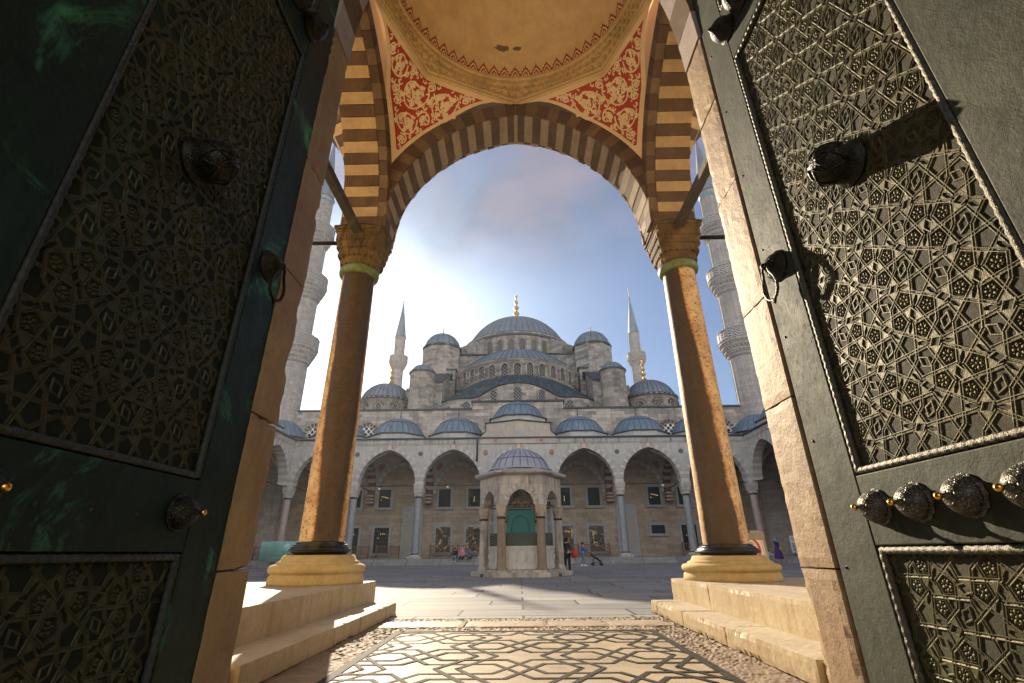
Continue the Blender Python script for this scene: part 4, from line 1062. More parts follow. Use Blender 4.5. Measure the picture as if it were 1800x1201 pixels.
# second tier: half drum and half dome
t2 = MB(); t2.lathe([(R2, 21), (R2, 26.1), (R2 + .12, 26.15), (R2 + .12, 26.25)], 0, CY2, 60, 0, True, pi, 2 * pi); t2.build('half_drum', M['ashlar'], mosque)
sd = MB(); lead_dome(sd, 0, CY2, 26.38, R2 - .15, 4.25, 34, 0, pi, 2 * pi, eave=.15, n=10, rw=.07); sd.build('half_dome', [M['lead'], M['eave'], M['seam']], mosque)
for k in range(-7, 8):
    a = -pi / 2 + radians(10.6) * k
    win(mosque, (R2 - .02) * cos(a), CY2 + (R2 - .02) * sin(a), 23.75 - .0 * abs(k), a, .92, 1.72, LW, .16, .30)
# cubic base, drum, great dome
cbx = MB(); cbx.box(-11.3, 11.3, 72.3, 94, 17, 30.6); cbx.build('dome_base_block', M['ashlar_grey'], mosque)
ce = MB(); ce.box(-11.5, 11.5, 72.05, 94.2, 30.6, 30.8); ce.build('block_eave', M['eave'], mosque)
DR_ = 9.75; dr = MB(); dr.lathe([(DR_, 30.6), (DR_, 34.9), (DR_ + .2, 35.05), (DR_ + .25, 35.3)], 0, 83, 64)
for k in range(32):
    a = radians(11.25) * k; ca, sa = cos(a), sin(a)
    for dz, dp_ in ((34.2, .28),):
        P = lambda r, q, z: (r * ca - q * sa, 83 + r * sa + q * ca, z)
        dr.hexa([P(DR_ - .1, -.3, 30.8), P(DR_ + dp_, -.3, 30.8), P(DR_ + dp_, .3, 30.8), P(DR_ - .1, .3, 30.8), P(DR_ - .1, -.3, dz + .5), P(DR_ + dp_, -.3, dz), P(DR_ + dp_, .3, dz), P(DR_ - .1, .3, dz + .5)])
dr.build('drum', M['ashlar'], mosque)
for k in range(32):
    a = radians(11.25) * (k + .5)
    if sin(a) > -.35: continue
    win(mosque, (DR_ - .02) * cos(a), 83 + (DR_ - .02) * sin(a), 31.6, a, .95, 2.35, LW, .12, .2)
for s in (-1, 1):
    for an in (-128, -142):
        a = radians(an if s < 0 else -180 - an); ca, sa = cos(a), sin(a); P = lambda r, q, z: (r * ca - q * sa, 83 + r * sa + q * ca, z)
        b = MB(); b.hexa([P(9.5, -.7, 30.8), P(12.6, -.7, 30.8), P(12.6, .7, 30.8), P(9.5, .7, 30.8), P(9.5, -.7, 35.0), P(12.6, -.7, 33.2), P(12.6, .7, 33.2), P(9.5, .7, 35.0)])
        b.build('buttress', M['ashlar_grey'], mosque)
gd = MB(); lead_dome(gd, 0, 83, 35.45, 9.2, 6.55, 52, 0, eave=.75, n=14, rw=.06); gdo = gd.build('great_dome', [M['lead'], M['eave'], M['seam']], mosque)
f = MB(); finial(f, 0, 83, 41.85, 6.2, 1.4); f.build('finial', M['gold'], gdo)
for s in (-1, 1):
    x = s * 12.25
    w = MB(); w.lathe([(3.15, 17), (3.15, 31.3), (3.3, 31.4), (3.3, 31.5)], x, 72, 8, 0, False, 0, 2 * pi, pi / 8); w.build('weight_turret', M['ashlar_grey'] if s > 0 else M['ashlar'], mosque)
    d = MB(); lead_dome(d, x, 72, 31.6, 2.9, 2.7, 18, 0, eave=.3, n=8, rw=.05); do = d.build('turret_dome', [M['lead'], M['eave'], M['seam']], mosque)
    f = MB(); finial(f, x, 72, 34.2, 1.6, .35); f.build('finial', M['gold'], do)
    c = MB(); c.lathe([(1.72, 17), (1.68, 23.5), (1.8, 23.62), (1.8, 23.75)], s * 13.1, 62, 28); c.build('round_turret', M['ashlar'], mosque)
    d = MB(); lead_dome(d, s * 13.1, 62, 23.85, 1.65, 1.2, 16, 0, eave=.22, n=6, rw=.04); d.build('turret_cap', [M['lead'], M['eave'], M['seam']], mosque)
    b = MB(); X = lambda a, c: sorted((s * a, s * c))
    x0, x1 = X(10.4, 12.6); b.hexa([(x0, 62.6, 17), (x1, 62.6, 17), (x1, 71, 17), (x0, 71, 17), (x0, 62.6, 22.6), (x1, 62.6, 22.6), (x1, 71, 27.2), (x0, 71, 27.2)])
    x0, x1 = X(9.6, 15.3); b.box(x0, x1, 69.3, 75, 17, 27.0); x0, x1 = X(13.5, 15.6); b.box(x0, x1, 63.5, 71, 17, 22.2)
    b.build('stepped_buttress', M['ashlar_grey'], mosque)
    e = MB(); x0, x1 = X(10.3, 12.7); e.hexa([(x0, 62.4, 22.6), (x1, 62.4, 22.6), (x1, 71, 27.2), (x0, 71, 27.2), (x0, 62.4, 22.78), (x1, 62.4, 22.78), (x1, 71, 27.38), (x0, 71, 27.38)])
    x0, x1 = X(9.4, 15.5); e.box(x0, x1, 69.1, 75, 27.0, 27.18); e.build('buttress_coping', M['eave'], mosque)
    wn = MB(); wn.box(*X(10.0, 10.5), 69.2, 69.5, 25.2, 26.4); wn.build('window', M['glass'], mosque)
    # corner domes
    x = s * 18.55
    k = MB(); k.lathe([(3.75, 17), (3.75, 20.2), (3.9, 20.3), (3.9, 20.45)], x, 65, 32); k.build('corner_drum', M['ashlar'], mosque)
    d = MB(); lead_dome(d, x, 65, 20.55, 3.6, 2.75, 34, 0, eave=.3, n=9, rw=.05); do = d.build('corner_dome', [M['lead'], M['eave'], M['seam']], mosque)
    f = MB(); finial(f, x - s * .35, 65, 23.2, 3.8, .8); f.build('finial', M['gold'], do)
    for q in range(-2, 3):
        a = -pi / 2 + radians(33) * q
        def rays(m, P):
            for i in range(7):
                t = pi * (i + .5) / 7; c_, s_ = cos(t), sin(t)
                A = lambda r, o: (r * c_ - o * s_, .45 + r * s_ + o * c_)
                m.prism([P(*A(.5, -.04), .0), P(*A(.78, -.07), .0), P(*A(.78, .07), .0), P(*A(.5, .04), .0)], Vector(P(0, 0, .12)) - Vector(P(0, 0, 0)), 2)
        win(mosque, x + 3.74 * cos(a), 65 + 3.74 * sin(a), 18.55, a, .7, .9, (M['lattice'], M['ashlar'], M['brown_stripe']), .1, .1, extra=rays)
    # pierced windows low on the hall wall, red rays round their heads
    for x in (18.3, 24.7):
        def rays2(m, P):
            for i in range(9):
                t = pi * (i + .5) / 9; c_, s_ = cos(t), sin(t); A = lambda r, o: (r * c_ - o * s_, 1.25 + r * s_ + o * c_)
                m.prism([P(*A(.98, -.09), .0), P(*A(1.42, -.15), .0), P(*A(1.42, .15), .0), P(*A(.98, .09), .0)], Vector(P(0, 0, .1)) - Vector(P(0, 0, 0)), 2)
        win(mosque, s * x, 57.09, 13.0, -pi / 2, 1.75, 2.15, (M['lattice_big'], M['ashlar'], M['brown_stripe']), .1, .08, extra=rays2)
    # low vault roofs beyond the roofline
    lv = MB(); lead_dome(lv, s * 25.2, 72, 17.3, 3.0, 2.0, 18, 0, eave=.2, n=6); lv.build('low_dome', [M['lead'], M['eave'], M['seam']], mosque)

# facade windows behind the arcade
def lit(name, k):
    t = NT(name); x, y, z = t.xyz(t.pos())
    n = t.noise(t.vec(t.math('MULTIPLY', x, 1.1), z, k), 1.5, 3, .6); c = t.n('TexVoronoi', {'Vector': t.vec(x, z, k), 'Scale': 3.4}).outputs['Color']
    f = t.math('MULTIPLY', t.ramp(n, .50, .58), t.ramp(t.math('ADD', c, 0.0).outputs[0], .35, .7)).outputs[0]
    b = t.n('BsdfPrincipled', {'Base Color': (.012, .012, .012, 1), 'Roughness': .3, 'Emission Color': (1.0, .62, .20, 1), 'Emission Strength': t.math('MULTIPLY', f, .07).outputs[0]})
    t.t.links.new(b.outputs[0], t.out.inputs[0]); return t.m
M['lit'] = lit('lit_window_interior', 2.0); M['bulb'] = glow('chandelier_bulb', (1, .72, .3, 1), .4)
M['grille'] = plain('brown_window_grille', (.035, .02, .012), .6)
def fwin(x, zb, w, h, up, glowing=False, bulbs=()):
    y = 56.69
    def ex(m, P):
        m.hexa([P(-w / 2 - .35, -.28, 0), P(w / 2 + .35, -.28, 0), P(w / 2 + .35, -.28, .22), P(-w / 2 - .35, -.28, .22), P(-w / 2 - .35, -.1, 0), P(w / 2 + .35, -.1, 0), P(w / 2 + .35, -.1, .22), P(-w / 2 - .35, -.1, .22)], 1)
        if not up:
            for i in range(1, 5): q = -w / 2 + w * i / 5; m.hexa([P(q - .025, 0, .03), P(q + .025, 0, .03), P(q + .025, 0, .07), P(q - .025, 0, .07), P(q - .025, h, .03), P(q + .025, h, .03), P(q + .025, h, .07), P(q - .025, h, .07)], 2)
            for i in range(1, 7): q = h * i / 7; m.hexa([P(-w / 2, q - .025, .035), P(w / 2, q - .025, .035), P(w / 2, q - .025, .065), P(-w / 2, q - .025, .065), P(-w / 2, q + .025, .035), P(w / 2, q + .025, .035), P(w / 2, q + .025, .065), P(-w / 2, q + .025, .065)], 2)
        for p, q in bulbs: m.lathe([(.0, -.045), (.045, 0), (.0, .045)], 0, 0, 6, 3); k = len(m.v); n = 18; m.v[k - n:] = [P(p + a, q + c, .09 + b) for a, b, c in m.v[k - n:]]
    win(mosque, x, y, zb, -pi / 2, w, h, (M['lit'] if glowing else M['glass'], M['trim_grey'], M['grille'], M['bulb']), .26, .10, flat=True, extra=ex)
B1 = ((-.3, 1.15), (-.12, 1.12), (.06, 1.08), (.22, 1.04), (.36, 1.0), (-.4, .8)); B2 = ((.0, 1.0), (.0, .8), (.01, .6)); B3 = ((-.1, 1.9), (.1, 1.95), (.3, 1.9), (-.35, 1.5))
for x in (5.1, 8.45, 15.28, 18.65, 22.3):
    for s in (-1, 1):
        fwin(s * x, 5.8, 1.33, 1.93, True, False, B1 if x == 15.28 else B2 if (x == 5.1) else ())
        if s > 0 and x == 15.28: fwin(x, 2.8, 1.5, .87, True)
        elif x > 22: fwin(s * x, .9, 1.7, 2.75, True)
        else: fwin(s * x, 1.1, 1.62, 2.56, False, x < 9, B3 if x > 15 else ())
# tall niches beside the columns
for s in (-1, 1):
    n = MB(); x = s * 11.95
    n.box(x - 1.15, x + 1.15, 56.55, 56.695, FZ, 5.9, 0); n.box(x - .8, x + .8, 56.52, 56.549, FZ + .3, 4.6, 1); n.prism([(x - .8, 56.50, 4.0), (x + .8, 56.50, 4.0), (x, 56.50, 5.0)], (0, .04, 0), 1)
    n.box(x - .12, x + .12, 56.35, 56.519, FZ, 2.2, 0)
    n.build('niche', [M['trim_grey'], plain('niche_shade_stone', (.30, .27, .24), .8)], mosque)
# main door: marble surround, green leather curtain, gilded inscription bands
pd = MB(); pd.box(-2.9, -1.62, 56.2, 56.69, FZ, 8.0); pd.box(1.82, 3.1, 56.2, 56.69, FZ, 8.0); pd.box(-2.9, 3.1, 56.2, 56.69, 8.0, 9.6); pd.box(-1.62, 1.82, 56.5, 56.69, FZ, 8.0); pdo = pd.build('portal', M['trim_grey'], mosque)
gc = MB(); gc.box(-1.6, 1.8, 56.40, 56.49, .85, 5.5); gc.build('door_curtain', plain('teal_door_curtain', (.005, .135, .12), .6, 0, .1), pdo)
ln = MB(); ln.tube([(.1 + 1.0 * q[0], 56.38, q[1]) for q in [(-.95, .9), (-.95, 3.6)] + [(-.95 * cos(pi * i / 12), 3.6 + 1.15 * sin(pi * i / 12)) for i in range(1, 12)] + [(.95, 3.6), (.95, .9)]], .05, 6); ln.build('curtain_seam', plain('dark_teal_seam', (.003, .05, .045), .7), pdo)
ib = MB(); ib.box(-1.6, 1.8, 56.40, 56.49, 5.6, 6.75, 0); ib.box(-1.2, 1.4, 56.40, 56.49, 6.85, 7.4, 0); r3 = random.Random(5)
for z0, z1, xa, xb, n in ((5.7, 6.65, -1.5, 1.7, 30), (6.92, 7.33, -1.1, 1.3, 22)):
    for i in range(n):
        x = xa + (xb - xa) * (i + .5) / n; h = z1 - z0; a = z0 + h * r3.uniform(0, .35); b = a + h * r3.uniform(.25, .6); k = r3.uniform(-.08, .08)
        ib.tube([(x - .03, 56.39, a), (x + k, 56.385, (a + b) / 2), (x + .04, 56.39, b)], .022, 5, 1)
    for i in range(n // 2): x = xa + (xb - xa) * r3.random(); ib.tube([(x, 56.39, z0 + .1 + .5 * (z1 - z0) * r3.random()), (x + .12, 56.385, z0 + .05 + .3 * (z1 - z0)), (x + .25, 56.39, z0 + .12 + .4 * (z1 - z0) * r3.random())], .02, 5, 1)
ib.build('inscription_band', [plain('dark_inscription_ground', (.05, .04, .02), .6), plain('gilded_lettering', (.75, .45, .10), .4, .6)], pdo)

# ------------------------------------------------------------------ minarets
def minaret(x, y, levels, r0, cone, tip, label, n=16, blue=False):
    t = thing('minaret', label, 'minaret', (x, y, 0), 'minarets of the mosque')
    sh = MB(); z = 0; r = r0; prof = [(r0 * 1.0, 0)]
    for (za, zb, R, rn) in levels: prof += [(r, za), (rn, za + .3)]; r = rn
    prof += [(r, cone - .6), (r + .06, cone - .55), (r + .12, cone - .05)]
    sh.lathe(prof, x, y, n * 2, 0, False)
    for i in range(n):
        a = 2 * pi * i / n; zprev = 0; rr = r0
        for (za, zb, R, rn) in list(levels) + [(cone - .6, 0, 0, 0)]:
            sh.tube([(x + rr * cos(a), y + rr * sin(a), zprev), (x + rr * cos(a), y + rr * sin(a), za - .05)], .075, 4, 0, False); zprev = zb; rr = rn
    sho = sh.build('shaft', M['minaret'], t)
    if blue:
        bb = MB(); bb.lathe([(r + .07, cone - .95), (r + .09, cone - .6)], x, y, n * 2, 0, False); bb.build('tile_band', plain('turquoise_tile_band', (.08, .28, .40), .4, 0, .4, 9), sho)
    rp_ = r0
    for (za, zb, R, rn) in levels:
        g = MB(); h = zb - za; zf = za + h * .62
        for k in range(4): a, b = k / 4, (k + 1) / 4; g.lathe([(rp_ + (R - rp_) * a ** 1.1, za + (zf - za) * a), (rp_ + (R - rp_) * b, za + (zf - za) * (a + .12)), (rp_ + (R - rp_) * b, za + (zf - za) * b)], x, y, n * 2, 0, False)
        for k in range(1, 4):
            q = k / 4; rr = rp_ + (R - rp_) * q + .06
            for i in range(n * 2): a = 2 * pi * (i + .5 * (k % 2)) / (n * 2); g.lathe([(.01, za + (zf - za) * q - .16), (.13, za + (zf - za) * q + .05), (.10, za + (zf - za) * q + .3)], x + rr * cos(a), y + rr * sin(a), 4, 0, False)
        g.lathe([(rn, zf), (R + .08, zf), (R + .08, zf + .1), (R, zf + .12)], x, y, n * 2, 0, False)
        g.lathe([(R, zf + .12), (R, zb - .1)], x, y, n * 2, 1, False); g.lathe([(R - .14, zb - .1), (R - .14, zf + .12)], x, y, n * 2, 1, False)
        g.lathe([(R - .2, zb - .1), (R + .06, zb - .1), (R + .06, zb), (R - .2, zb)], x, y, n * 2, 0, False)
        for i in range(n): a = 2 * pi * i / n; g.lathe([(.09, zf + .1), (.09, zb + .12), (.0, zb + .2)], x + (R - .05) * cos(a), y + (R - .05) * sin(a), 5, 0, False)
        g.build('gallery', [M['minaret'], M['pierced']], t); rp_ = rn
    c = MB(); rc = r + .16; c.lathe([(rc, cone - .05), (rc + .1, cone), (rc * .98, cone + .12), (rc * .5, cone + (tip - cone) * .5), (.07, tip)], x, y, n, 0, False); co = c.build('spire', M['lead'], t)
    f = MB(); finial(f, x, y, tip - .1, 2.9, .32); f.build('finial', M['gold'], co)
M['pierced'] = lattice('pierced_parapet', (.50, .48, .46), (.10, .10, .10), 3.2)
L3 = ((23.3, 27.0, 2.72, 1.58), (32.5, 36.3, 2.5, 1.45), (41.3, 44.7, 2.32, 1.32))
minaret(-28.95, 57, L3, 1.75, 50.2, 61.8, 'tall fluted minaret with three galleries between the left door jamb and left column', 16, True)
minaret(29.05, 57, L3, 1.75, 50.0, 61.6, 'tall fluted minaret with three galleries between the right column and right door jamb', 16, True)
L1 = ((42.4, 45.9, 2.25, 1.25),)
minaret(-29.5, 110, L1, 1.36, 51.2, 61.6, 'slim distant minaret with one gallery showing just right of the left column', 14)
minaret(29.6, 110, L1, 1.36, 51.4, 61.8, 'slim distant minaret with one gallery showing just left of the right column', 14)
# ------------------------------------------------------------------ fountain
FX, FY = .04, 25.2
fo = thing('fountain', 'six-sided marble fountain house with a pale ribbed dome in mid courtyard', 'fountain', (FX, FY, 0))
M['f_marble'] = stone('stained_fountain_marble', (.50, .47, .42), (.40, .375, .33), (.9, .5, .006), (.085, .06, .04), .95, scale=1.6, streak_scale=(2.6, .45), bump=.35)
M['f_cap'] = stone('soot_stained_capital', (.42, .36, .28), (.32, .26, .19), None, (.07, .05, .03), .9, scale=2, streak_scale=(5, .8)); M['f_shaft'] = stone('brown_streaked_shaft', (.30, .235, .17), (.22, .17, .125), None, (.12, .08, .05), .6, scale=2, streak_scale=(7, .4))
M['basin'] = stone('verdigris_stained_basin', (.58, .55, .50), (.50, .48, .44), None, (.22, .38, .30), .7, scale=1.5, streak_scale=(3.5, .3), bump=.25)
M['f_grille'] = lattice('green_bronze_grille', (.09, .12, .085), (.01, .02, .016), 9.0)
hexv = lambda R, z, k: (FX + R * cos(pi / 3 * k), FY + R * sin(pi / 3 * k), z)
bs = MB(); bs.lathe([(0, .0), (2.42, 0), (2.42, .19), (2.38, .2), (2.12, .2), (2.12, .29), (0, .29)], FX, FY, 6, 0, False); bs.box(-1.78, -1.66, FY - 2.13, FY - 1.9, .04, .16, 1); bs.box(1.66, 1.78, FY - 2.13, FY - 1.9, .04, .16, 1)
bs.build('step', [M['f_marble'], M['iron']], fo, bevel=.015)
for k in range(6):
    x, y, _ = hexv(1.83, 0, k)
    c = MB(); c.lathe([(.27, .29), (.27, .36), (.23, .40), (.215, .44), (.185, 2.46)], x, y, 20); co = c.build('column', M['f_shaft'] if k in (4, 5) else M['f_marble'], fo, origin=(x, y, .29))
    q = MB(); q.lathe([(.19, 2.44), (.225, 2.46), (.225, 2.53), (.19, 2.55)], x, y, 20, 1); stal_cap(q, x, y, 2.55, 2.98, .19, .24, 3, 10, 0, .06); q.box(x - .25, x + .25, y - .25, y + .25, 2.98, 3.06); q.build('capital', [M['f_cap'], M['bronze_ring']], co)
for k in range(6):
    a = Vector(hexv(1.83, 0, k)); b = Vector(hexv(1.83, 0, (k + 1) % 6)); t = (b - a).normalized(); nrm = Vector((t.y, -t.x, 0)); mid = (a + b) / 2; L = (b - a).length
    T = lambda u, d, z, t=t, nrm=nrm, mid=mid: (mid.x + t.x * u - nrm.x * d, mid.y + t.y * u - nrm.y * d, z)
    w = MB(); arch_wall(w, T, -L / 2 - .1, L / 2 + .1, 0, .60, .12, 3.05, 4.42, -.17, .17, 0, .27, n=8)
    w.build('arcade_wall', M['f_marble'], fo)
    v = MB(); voussoirs(v, T, 0, .60, .12, 3.05, .29, -.19, .19, 6, (0, 1), .0, .006, k); v.build('arch_ring', [M['f_marble'], M['cap_white']], fo)
    r = MB(); r.tube([tuple(a + Vector((0, 0, 3.09))), tuple(b + Vector((0, 0, 3.09)))], .03, 6); r.build('tie_rod', M['iron'], fo)
    pa, pb = hexv(1.62, 0, k), hexv(1.62, 0, (k + 1) % 6); T3 = lambda u, d, z, t=t, nrm=nrm, mid=mid: (mid.x + nrm.x * (d - .2) + t.x * u, mid.y + nrm.y * (d - .2) + t.y * u, z)
    p = MB(); H = L / 2 - .2
    p.hexa([T3(-H, 0, .29), T3(H, 0, .29), T3(H, -.25, .29), T3(-H, -.25, .29), T3(-H, 0, 1.27), T3(H, 0, 1.27), T3(H, -.25, 1.27), T3(-H, -.25, 1.27)], 0)
    for za, zb in ((.31, .52), (1.2, 1.285)): p.hexa([T3(-H - .01, .03, za), T3(H + .01, .03, za), T3(H + .01, 0, za), T3(-H - .01, 0, za), T3(-H - .01, .03, zb), T3(H + .01, .03, zb), T3(H + .01, 0, zb), T3(-H - .01, 0, zb)], 0)
    for q in (-.42, 0, .42):
        ou = [(q - .18, .62), (q - .18, 1.0), (q - .1, 1.1), (q, 1.15), (q + .1, 1.1), (q + .18, 1.0), (q + .18, .62)]
        p.tube([T3(u, .012, z) for u, z in ou], .014, 5, 0, False)
        p.prism([T3(u, .004, z) for u, z in ((q - .19, 1.03), (q - .08, 1.12), (q, 1.17), (q + .08, 1.12), (q + .19, 1.03), (q + .15, 1.06), (q, 1.13), (q - .15, 1.06))], (nrm.x * .01, nrm.y * .01, 0), 1)
    p.build('basin_panel', [M['basin'], M['f_shaft']], fo)
    g = MB(); g.hexa([T3(-H, -.03, 1.29), T3(H, -.03, 1.29), T3(H, -.08, 1.29), T3(-H, -.08, 1.29), T3(-H, -.03, 1.86), T3(H, -.03, 1.86), T3(H, -.08, 1.86), T3(-H, -.08, 1.86)], 0); g.build('grille', M['f_grille'], fo)
rf = MB(); rf.lathe([(1.7, 4.42), (2.22, 4.44), (2.34, 4.50), (2.34, 4.57), (2.30, 4.585), (1.65, 4.80)], FX, FY, 6, 0, False)
for k in range(6):
    for i in range(14):
        a, b = Vector(hexv(2.31, 4.60, k)), Vector(hexv(2.31, 4.60, k + 1)); m = a + (b - a) * ((i + .5) / 14); rf.lathe([(.05, m.z - .03), (.05, m.z + .01), (.0, m.z + .05)], m.x, m.y, 6, 1)
rf.build('eave', [M['f_marble'], M['lead_fountain']], fo)
fd = MB(); fd.lathe([(1.66, 4.79), (1.66, 4.86), (1.5, 4.88)], FX, FY, 32); lead_dome(fd, FX, FY, 4.87, 1.52, 1.08, 24, 0, eave=.02, n=10, rw=.02)
rr = 1.25; zz = 4.87 + [zq for rq, zq in cap_profile(1.52, 1.08, 60) if rq <= rr][0]; fd.lathe([(rr + .012, zz - .015), (rr + .02, zz + .005), (rr, zz + .02)], FX, FY, 32, 1)
fd.build('dome', [M['lead_fountain'], M['eave'], M['seam']], fo)
fb = MB(); fb.lathe([(1.75, .3), (1.3, .3), (1.3, 1.3), (0, 1.32)], FX, FY, 6, 0, False); fb.build('basin', M['basin'], fo)

# ------------------------------------------------------------------ railings, lamps, signs, display
def rnd(*a): return RND.uniform(*a)
def railing(x0, x1, y, label):
    t = thing('railing', label, 'railing', ((x0 + x1) / 2, y, FZ), 'brown wooden railings before the mosque windows')
    f = MB()
    for x in (x0, x1): f.box(x - .06, x + .06, y - .06, y + .06, FZ, FZ + 1.32)
    f.box(x0 + .06, x1 - .06, y - .035, y + .035, FZ + 1.15, FZ + 1.22); f.box(x0 + .06, x1 - .06, y - .03, y + .03, FZ + .42, FZ + .48); f.build('frame', M['wood'], t)
    s = MB(); n = int((x1 - x0) / .2)
    for i in range(1, n): x = x0 + (x1 - x0) * i / n; s.box(x - .025, x + .025, y - .02, y + .02, FZ + .48, FZ + 1.15)
    s.build('balusters', M['wood'], t)
railing(-9.65, -7.2, 55.7, 'brown wooden railing left of the three seated visitors'); railing(-6.7, -4.2, 55.7, 'brown wooden railing behind the three seated visitors')
railing(-15.4, -13.0, 55.7, 'brown wooden railing under the window just right of the left column'); railing(-18.6, -16.3, 55.7, 'brown wooden railing partly hidden behind the left column')
railing(4.1, 6.3, 55.7, 'brown wooden railing behind the man with the red bag'); railing(6.6, 9.6, 55.7, 'brown wooden railing behind the pushchair'); railing(17.4, 19.6, 55.7, 'brown wooden railing beside the left flank of the right column')
railing(-27.8, -23.9, 54, 'brown wooden railing in the far left corner, beside the left door jamb')
M['white'] = plain('white_globe_glass', (.75, .76, .76), .3, 0, .03)
def lamp(x, y, z, label):
    t = thing('hanging_lamp', label, 'lamp', (x, y, z), 'white globe lamps under the arcade')
    g = MB(); g.lathe([(.0, z + .12)] + [(.12 * sin(a), z + .24 - .12 * cos(a)) for a in [pi * i / 8 for i in range(1, 8)]] + [(.0, z + .36)], x, y, 14); g.build('globe', M['white'], t)
    k = MB(); k.lathe([(.07, z + .38), (.07, z + .46), (.0, z + .47)], x, y, 8); k.tube([(x, y, z + .46), (x, y, 7.38)], .018, 5); k.build('hanger', M['iron'], t)
lamp(-14.3, 50.45, 6.85, 'white globe lamp in the second arch left of the fountain'); lamp(-7.3, 50.45, 6.95, 'white globe lamp in the first arch left of the fountain'); lamp(14.6, 50.45, 6.9, 'white globe lamp in the second arch right of the fountain')

M['sign_frame'] = plain('tan_sign_frame', (.34, .30, .22), .5, 0, .08); M['sign_face'] = plain('cream_sign_face', (.80, .70, .60), .45, 0, .02); M['sign_red'] = plain('red_sign_print', (.62, .05, .03), .5, 0, .05); M['ink'] = plain('black_sign_print', (.02, .02, .02), .6); M['blue_print'] = plain('blue_sign_print', (.05, .16, .42), .5)
sg = thing('no_smoking_sign', 'cream standing sign with a red no-smoking circle, half behind the right column', 'sign', (4.86, 11.3, 0))
lean = lambda u, z, d=0.0: (4.88 + u, 11.12 + .16 * z - d, z)
def rrect(w, z0, z1, r, d, n=5):
    o = []
    for cx, cz, a0 in ((w - r, z0 + r, -pi / 2), (w - r, z1 - r, 0), (-w + r, z1 - r, pi / 2), (-w + r, z0 + r, pi)):
        for i in range(n + 1): a = a0 + pi / 2 * i / n; o.append(lean(cx + r * cos(a), cz + r * sin(a), d))
    return o
b = MB(); b.prism(rrect(.40, .02, 1.40, .07, 0), (0, .035, 0)); b.prism([(x, 22.62 - y, z) for x, y, z in rrect(.40, .02, 1.36, .07, .0)], (0, .035, 0)); b.box(4.82, 4.98, 11.28, 11.34, 1.360, 1.385, 1) ; b.build('board', [M['sign_frame'], M['ink']], sg)
p = MB(); p.prism(rrect(.345, .10, 1.345, .01, .006), (0, .004, 0), 0); pp = p.build('poster', M['sign_face'], sg)
q = MB(); cz = 1.035
def flat(mb, pts, d, mat): mb.prism([lean(u, z, d) for u, z in pts], (0, .003, 0), mat)
for i in range(40):
    a, c = 2 * pi * i / 40, 2 * pi * (i + 1) / 40; flat(q, [(.265 * cos(a), cz + .265 * sin(a)), (.265 * cos(c), cz + .265 * sin(c)), (.215 * cos(c), cz + .215 * sin(c)), (.215 * cos(a), cz + .215 * sin(a))], .012, 0)
flat(q, [(-.17, cz + .135), (-.135, cz + .17), (.17, cz - .135), (.135, cz - .17)], .016, 0)
ca, sa = cos(.75), sin(.75); R2D = lambda u, z: (u * ca - z * sa, cz + u * sa + z * ca)
flat(q, [R2D(-.13, -.03), R2D(.17, -.03), R2D(.17, .03), R2D(-.13, .03)], .013, 1); flat(q, [R2D(-.11, -.018), R2D(.155, -.018), R2D(.155, .018), R2D(-.11, .018)], .0145, 2)
for z0, z1, u0 in ((1.318, 1.325, .315),): flat(q, [(-u0, z0), (u0, z0), (u0, z1), (-u0, z1)], .012, 0)
for s in (-1, 1): flat(q, [(s * .315 - .004, .12), (s * .315 + .004, .12), (s * .315 + .004, 1.318), (s * .315 - .004, 1.318)], .012, 0)
for i in range(4): flat(q, [(-.24, .50 - .09 * i), (.24 - .08 * (i % 2), .50 - .09 * i), (.24 - .08 * (i % 2), .54 - .09 * i), (-.24, .54 - .09 * i)], .012, 1)
q.build('printed_symbol', [M['sign_red'], M['ink'], M['sign_face']], pp)

def small_sign(x, y, z, w, h, label, style):
    t = thing('notice_board', label, 'sign', (x, y, z)); b = MB(); b.box(x - w / 2, x + w / 2, y, y + .05, z + .25, z + .25 + h); b.box(x - w * .3, x + w * .3, y, y + .3, z, z + .04, 1); b.box(x - .04, x + .04, y + .05, y + .09, z, z + .25 + h * .5, 1)
    bo = b.build('board', [M['white'], M['iron']], t); k = MB(); F = lambda u, v, m, d=.004: None
    cx, cz = (x, z + .25 + h * .82) if style else (x + w * .22, z + .25 + h * .74)
    r = w * (.34 if style else .22)
    for i in range(20):
        a, c = 2 * pi * i / 20, 2 * pi * (i + 1) / 20; k.prism([(cx + r * cos(a), y - .006, cz + r * sin(a)), (cx + r * cos(c), y - .006, cz + r * sin(c)), (cx + r * .7 * cos(c), y - .006, cz + r * .7 * sin(c)), (cx + r * .7 * cos(a), y - .006, cz + r * .7 * sin(a))], (0, .005, 0), 0)
    k.prism([(cx - r * .6, y - .007, cz + r * .45), (cx - r * .45, y - .007, cz + r * .6), (cx + r * .6, y - .007, cz - r * .45), (cx + r * .45, y - .007, cz - r * .6)], (0, .005, 0), 0)
    n = 6 if style else 5
    for i in range(n): zz = z + .25 + h * (.08 + .5 * i / n); k.box(x - w * .38, x + w * (.38 - .12 * (i % 2)), y - .006, y - .001, zz, zz + h * .045, 1 + (i % 2 if style else 0))
    k.build('printing', [M['sign_red'], M['blue_print'], M['ink']], bo)
small_sign(-23.25, 43.5, FZ, .62, 1.15, 'white notice with red circle and blue lines at the left edge of the courtyard', 0); small_sign(23.9, 45.6, FZ, .42, 1.35, 'narrow white notice with red circle beside the woman in purple', 1)
pl = MB(); pl.lathe([(.0, FZ), (.24, FZ), (.36, FZ + .5), (.40, FZ + .52), (.40, FZ + .58), (.34, FZ + .58), (.33, FZ + .5), (.0, FZ + .48)], 25.1, 45.8, 14); tag(pl.build('stone_planter', M['cap_white']), 'squat pale stone tub right of the narrow white notice', 'planter')

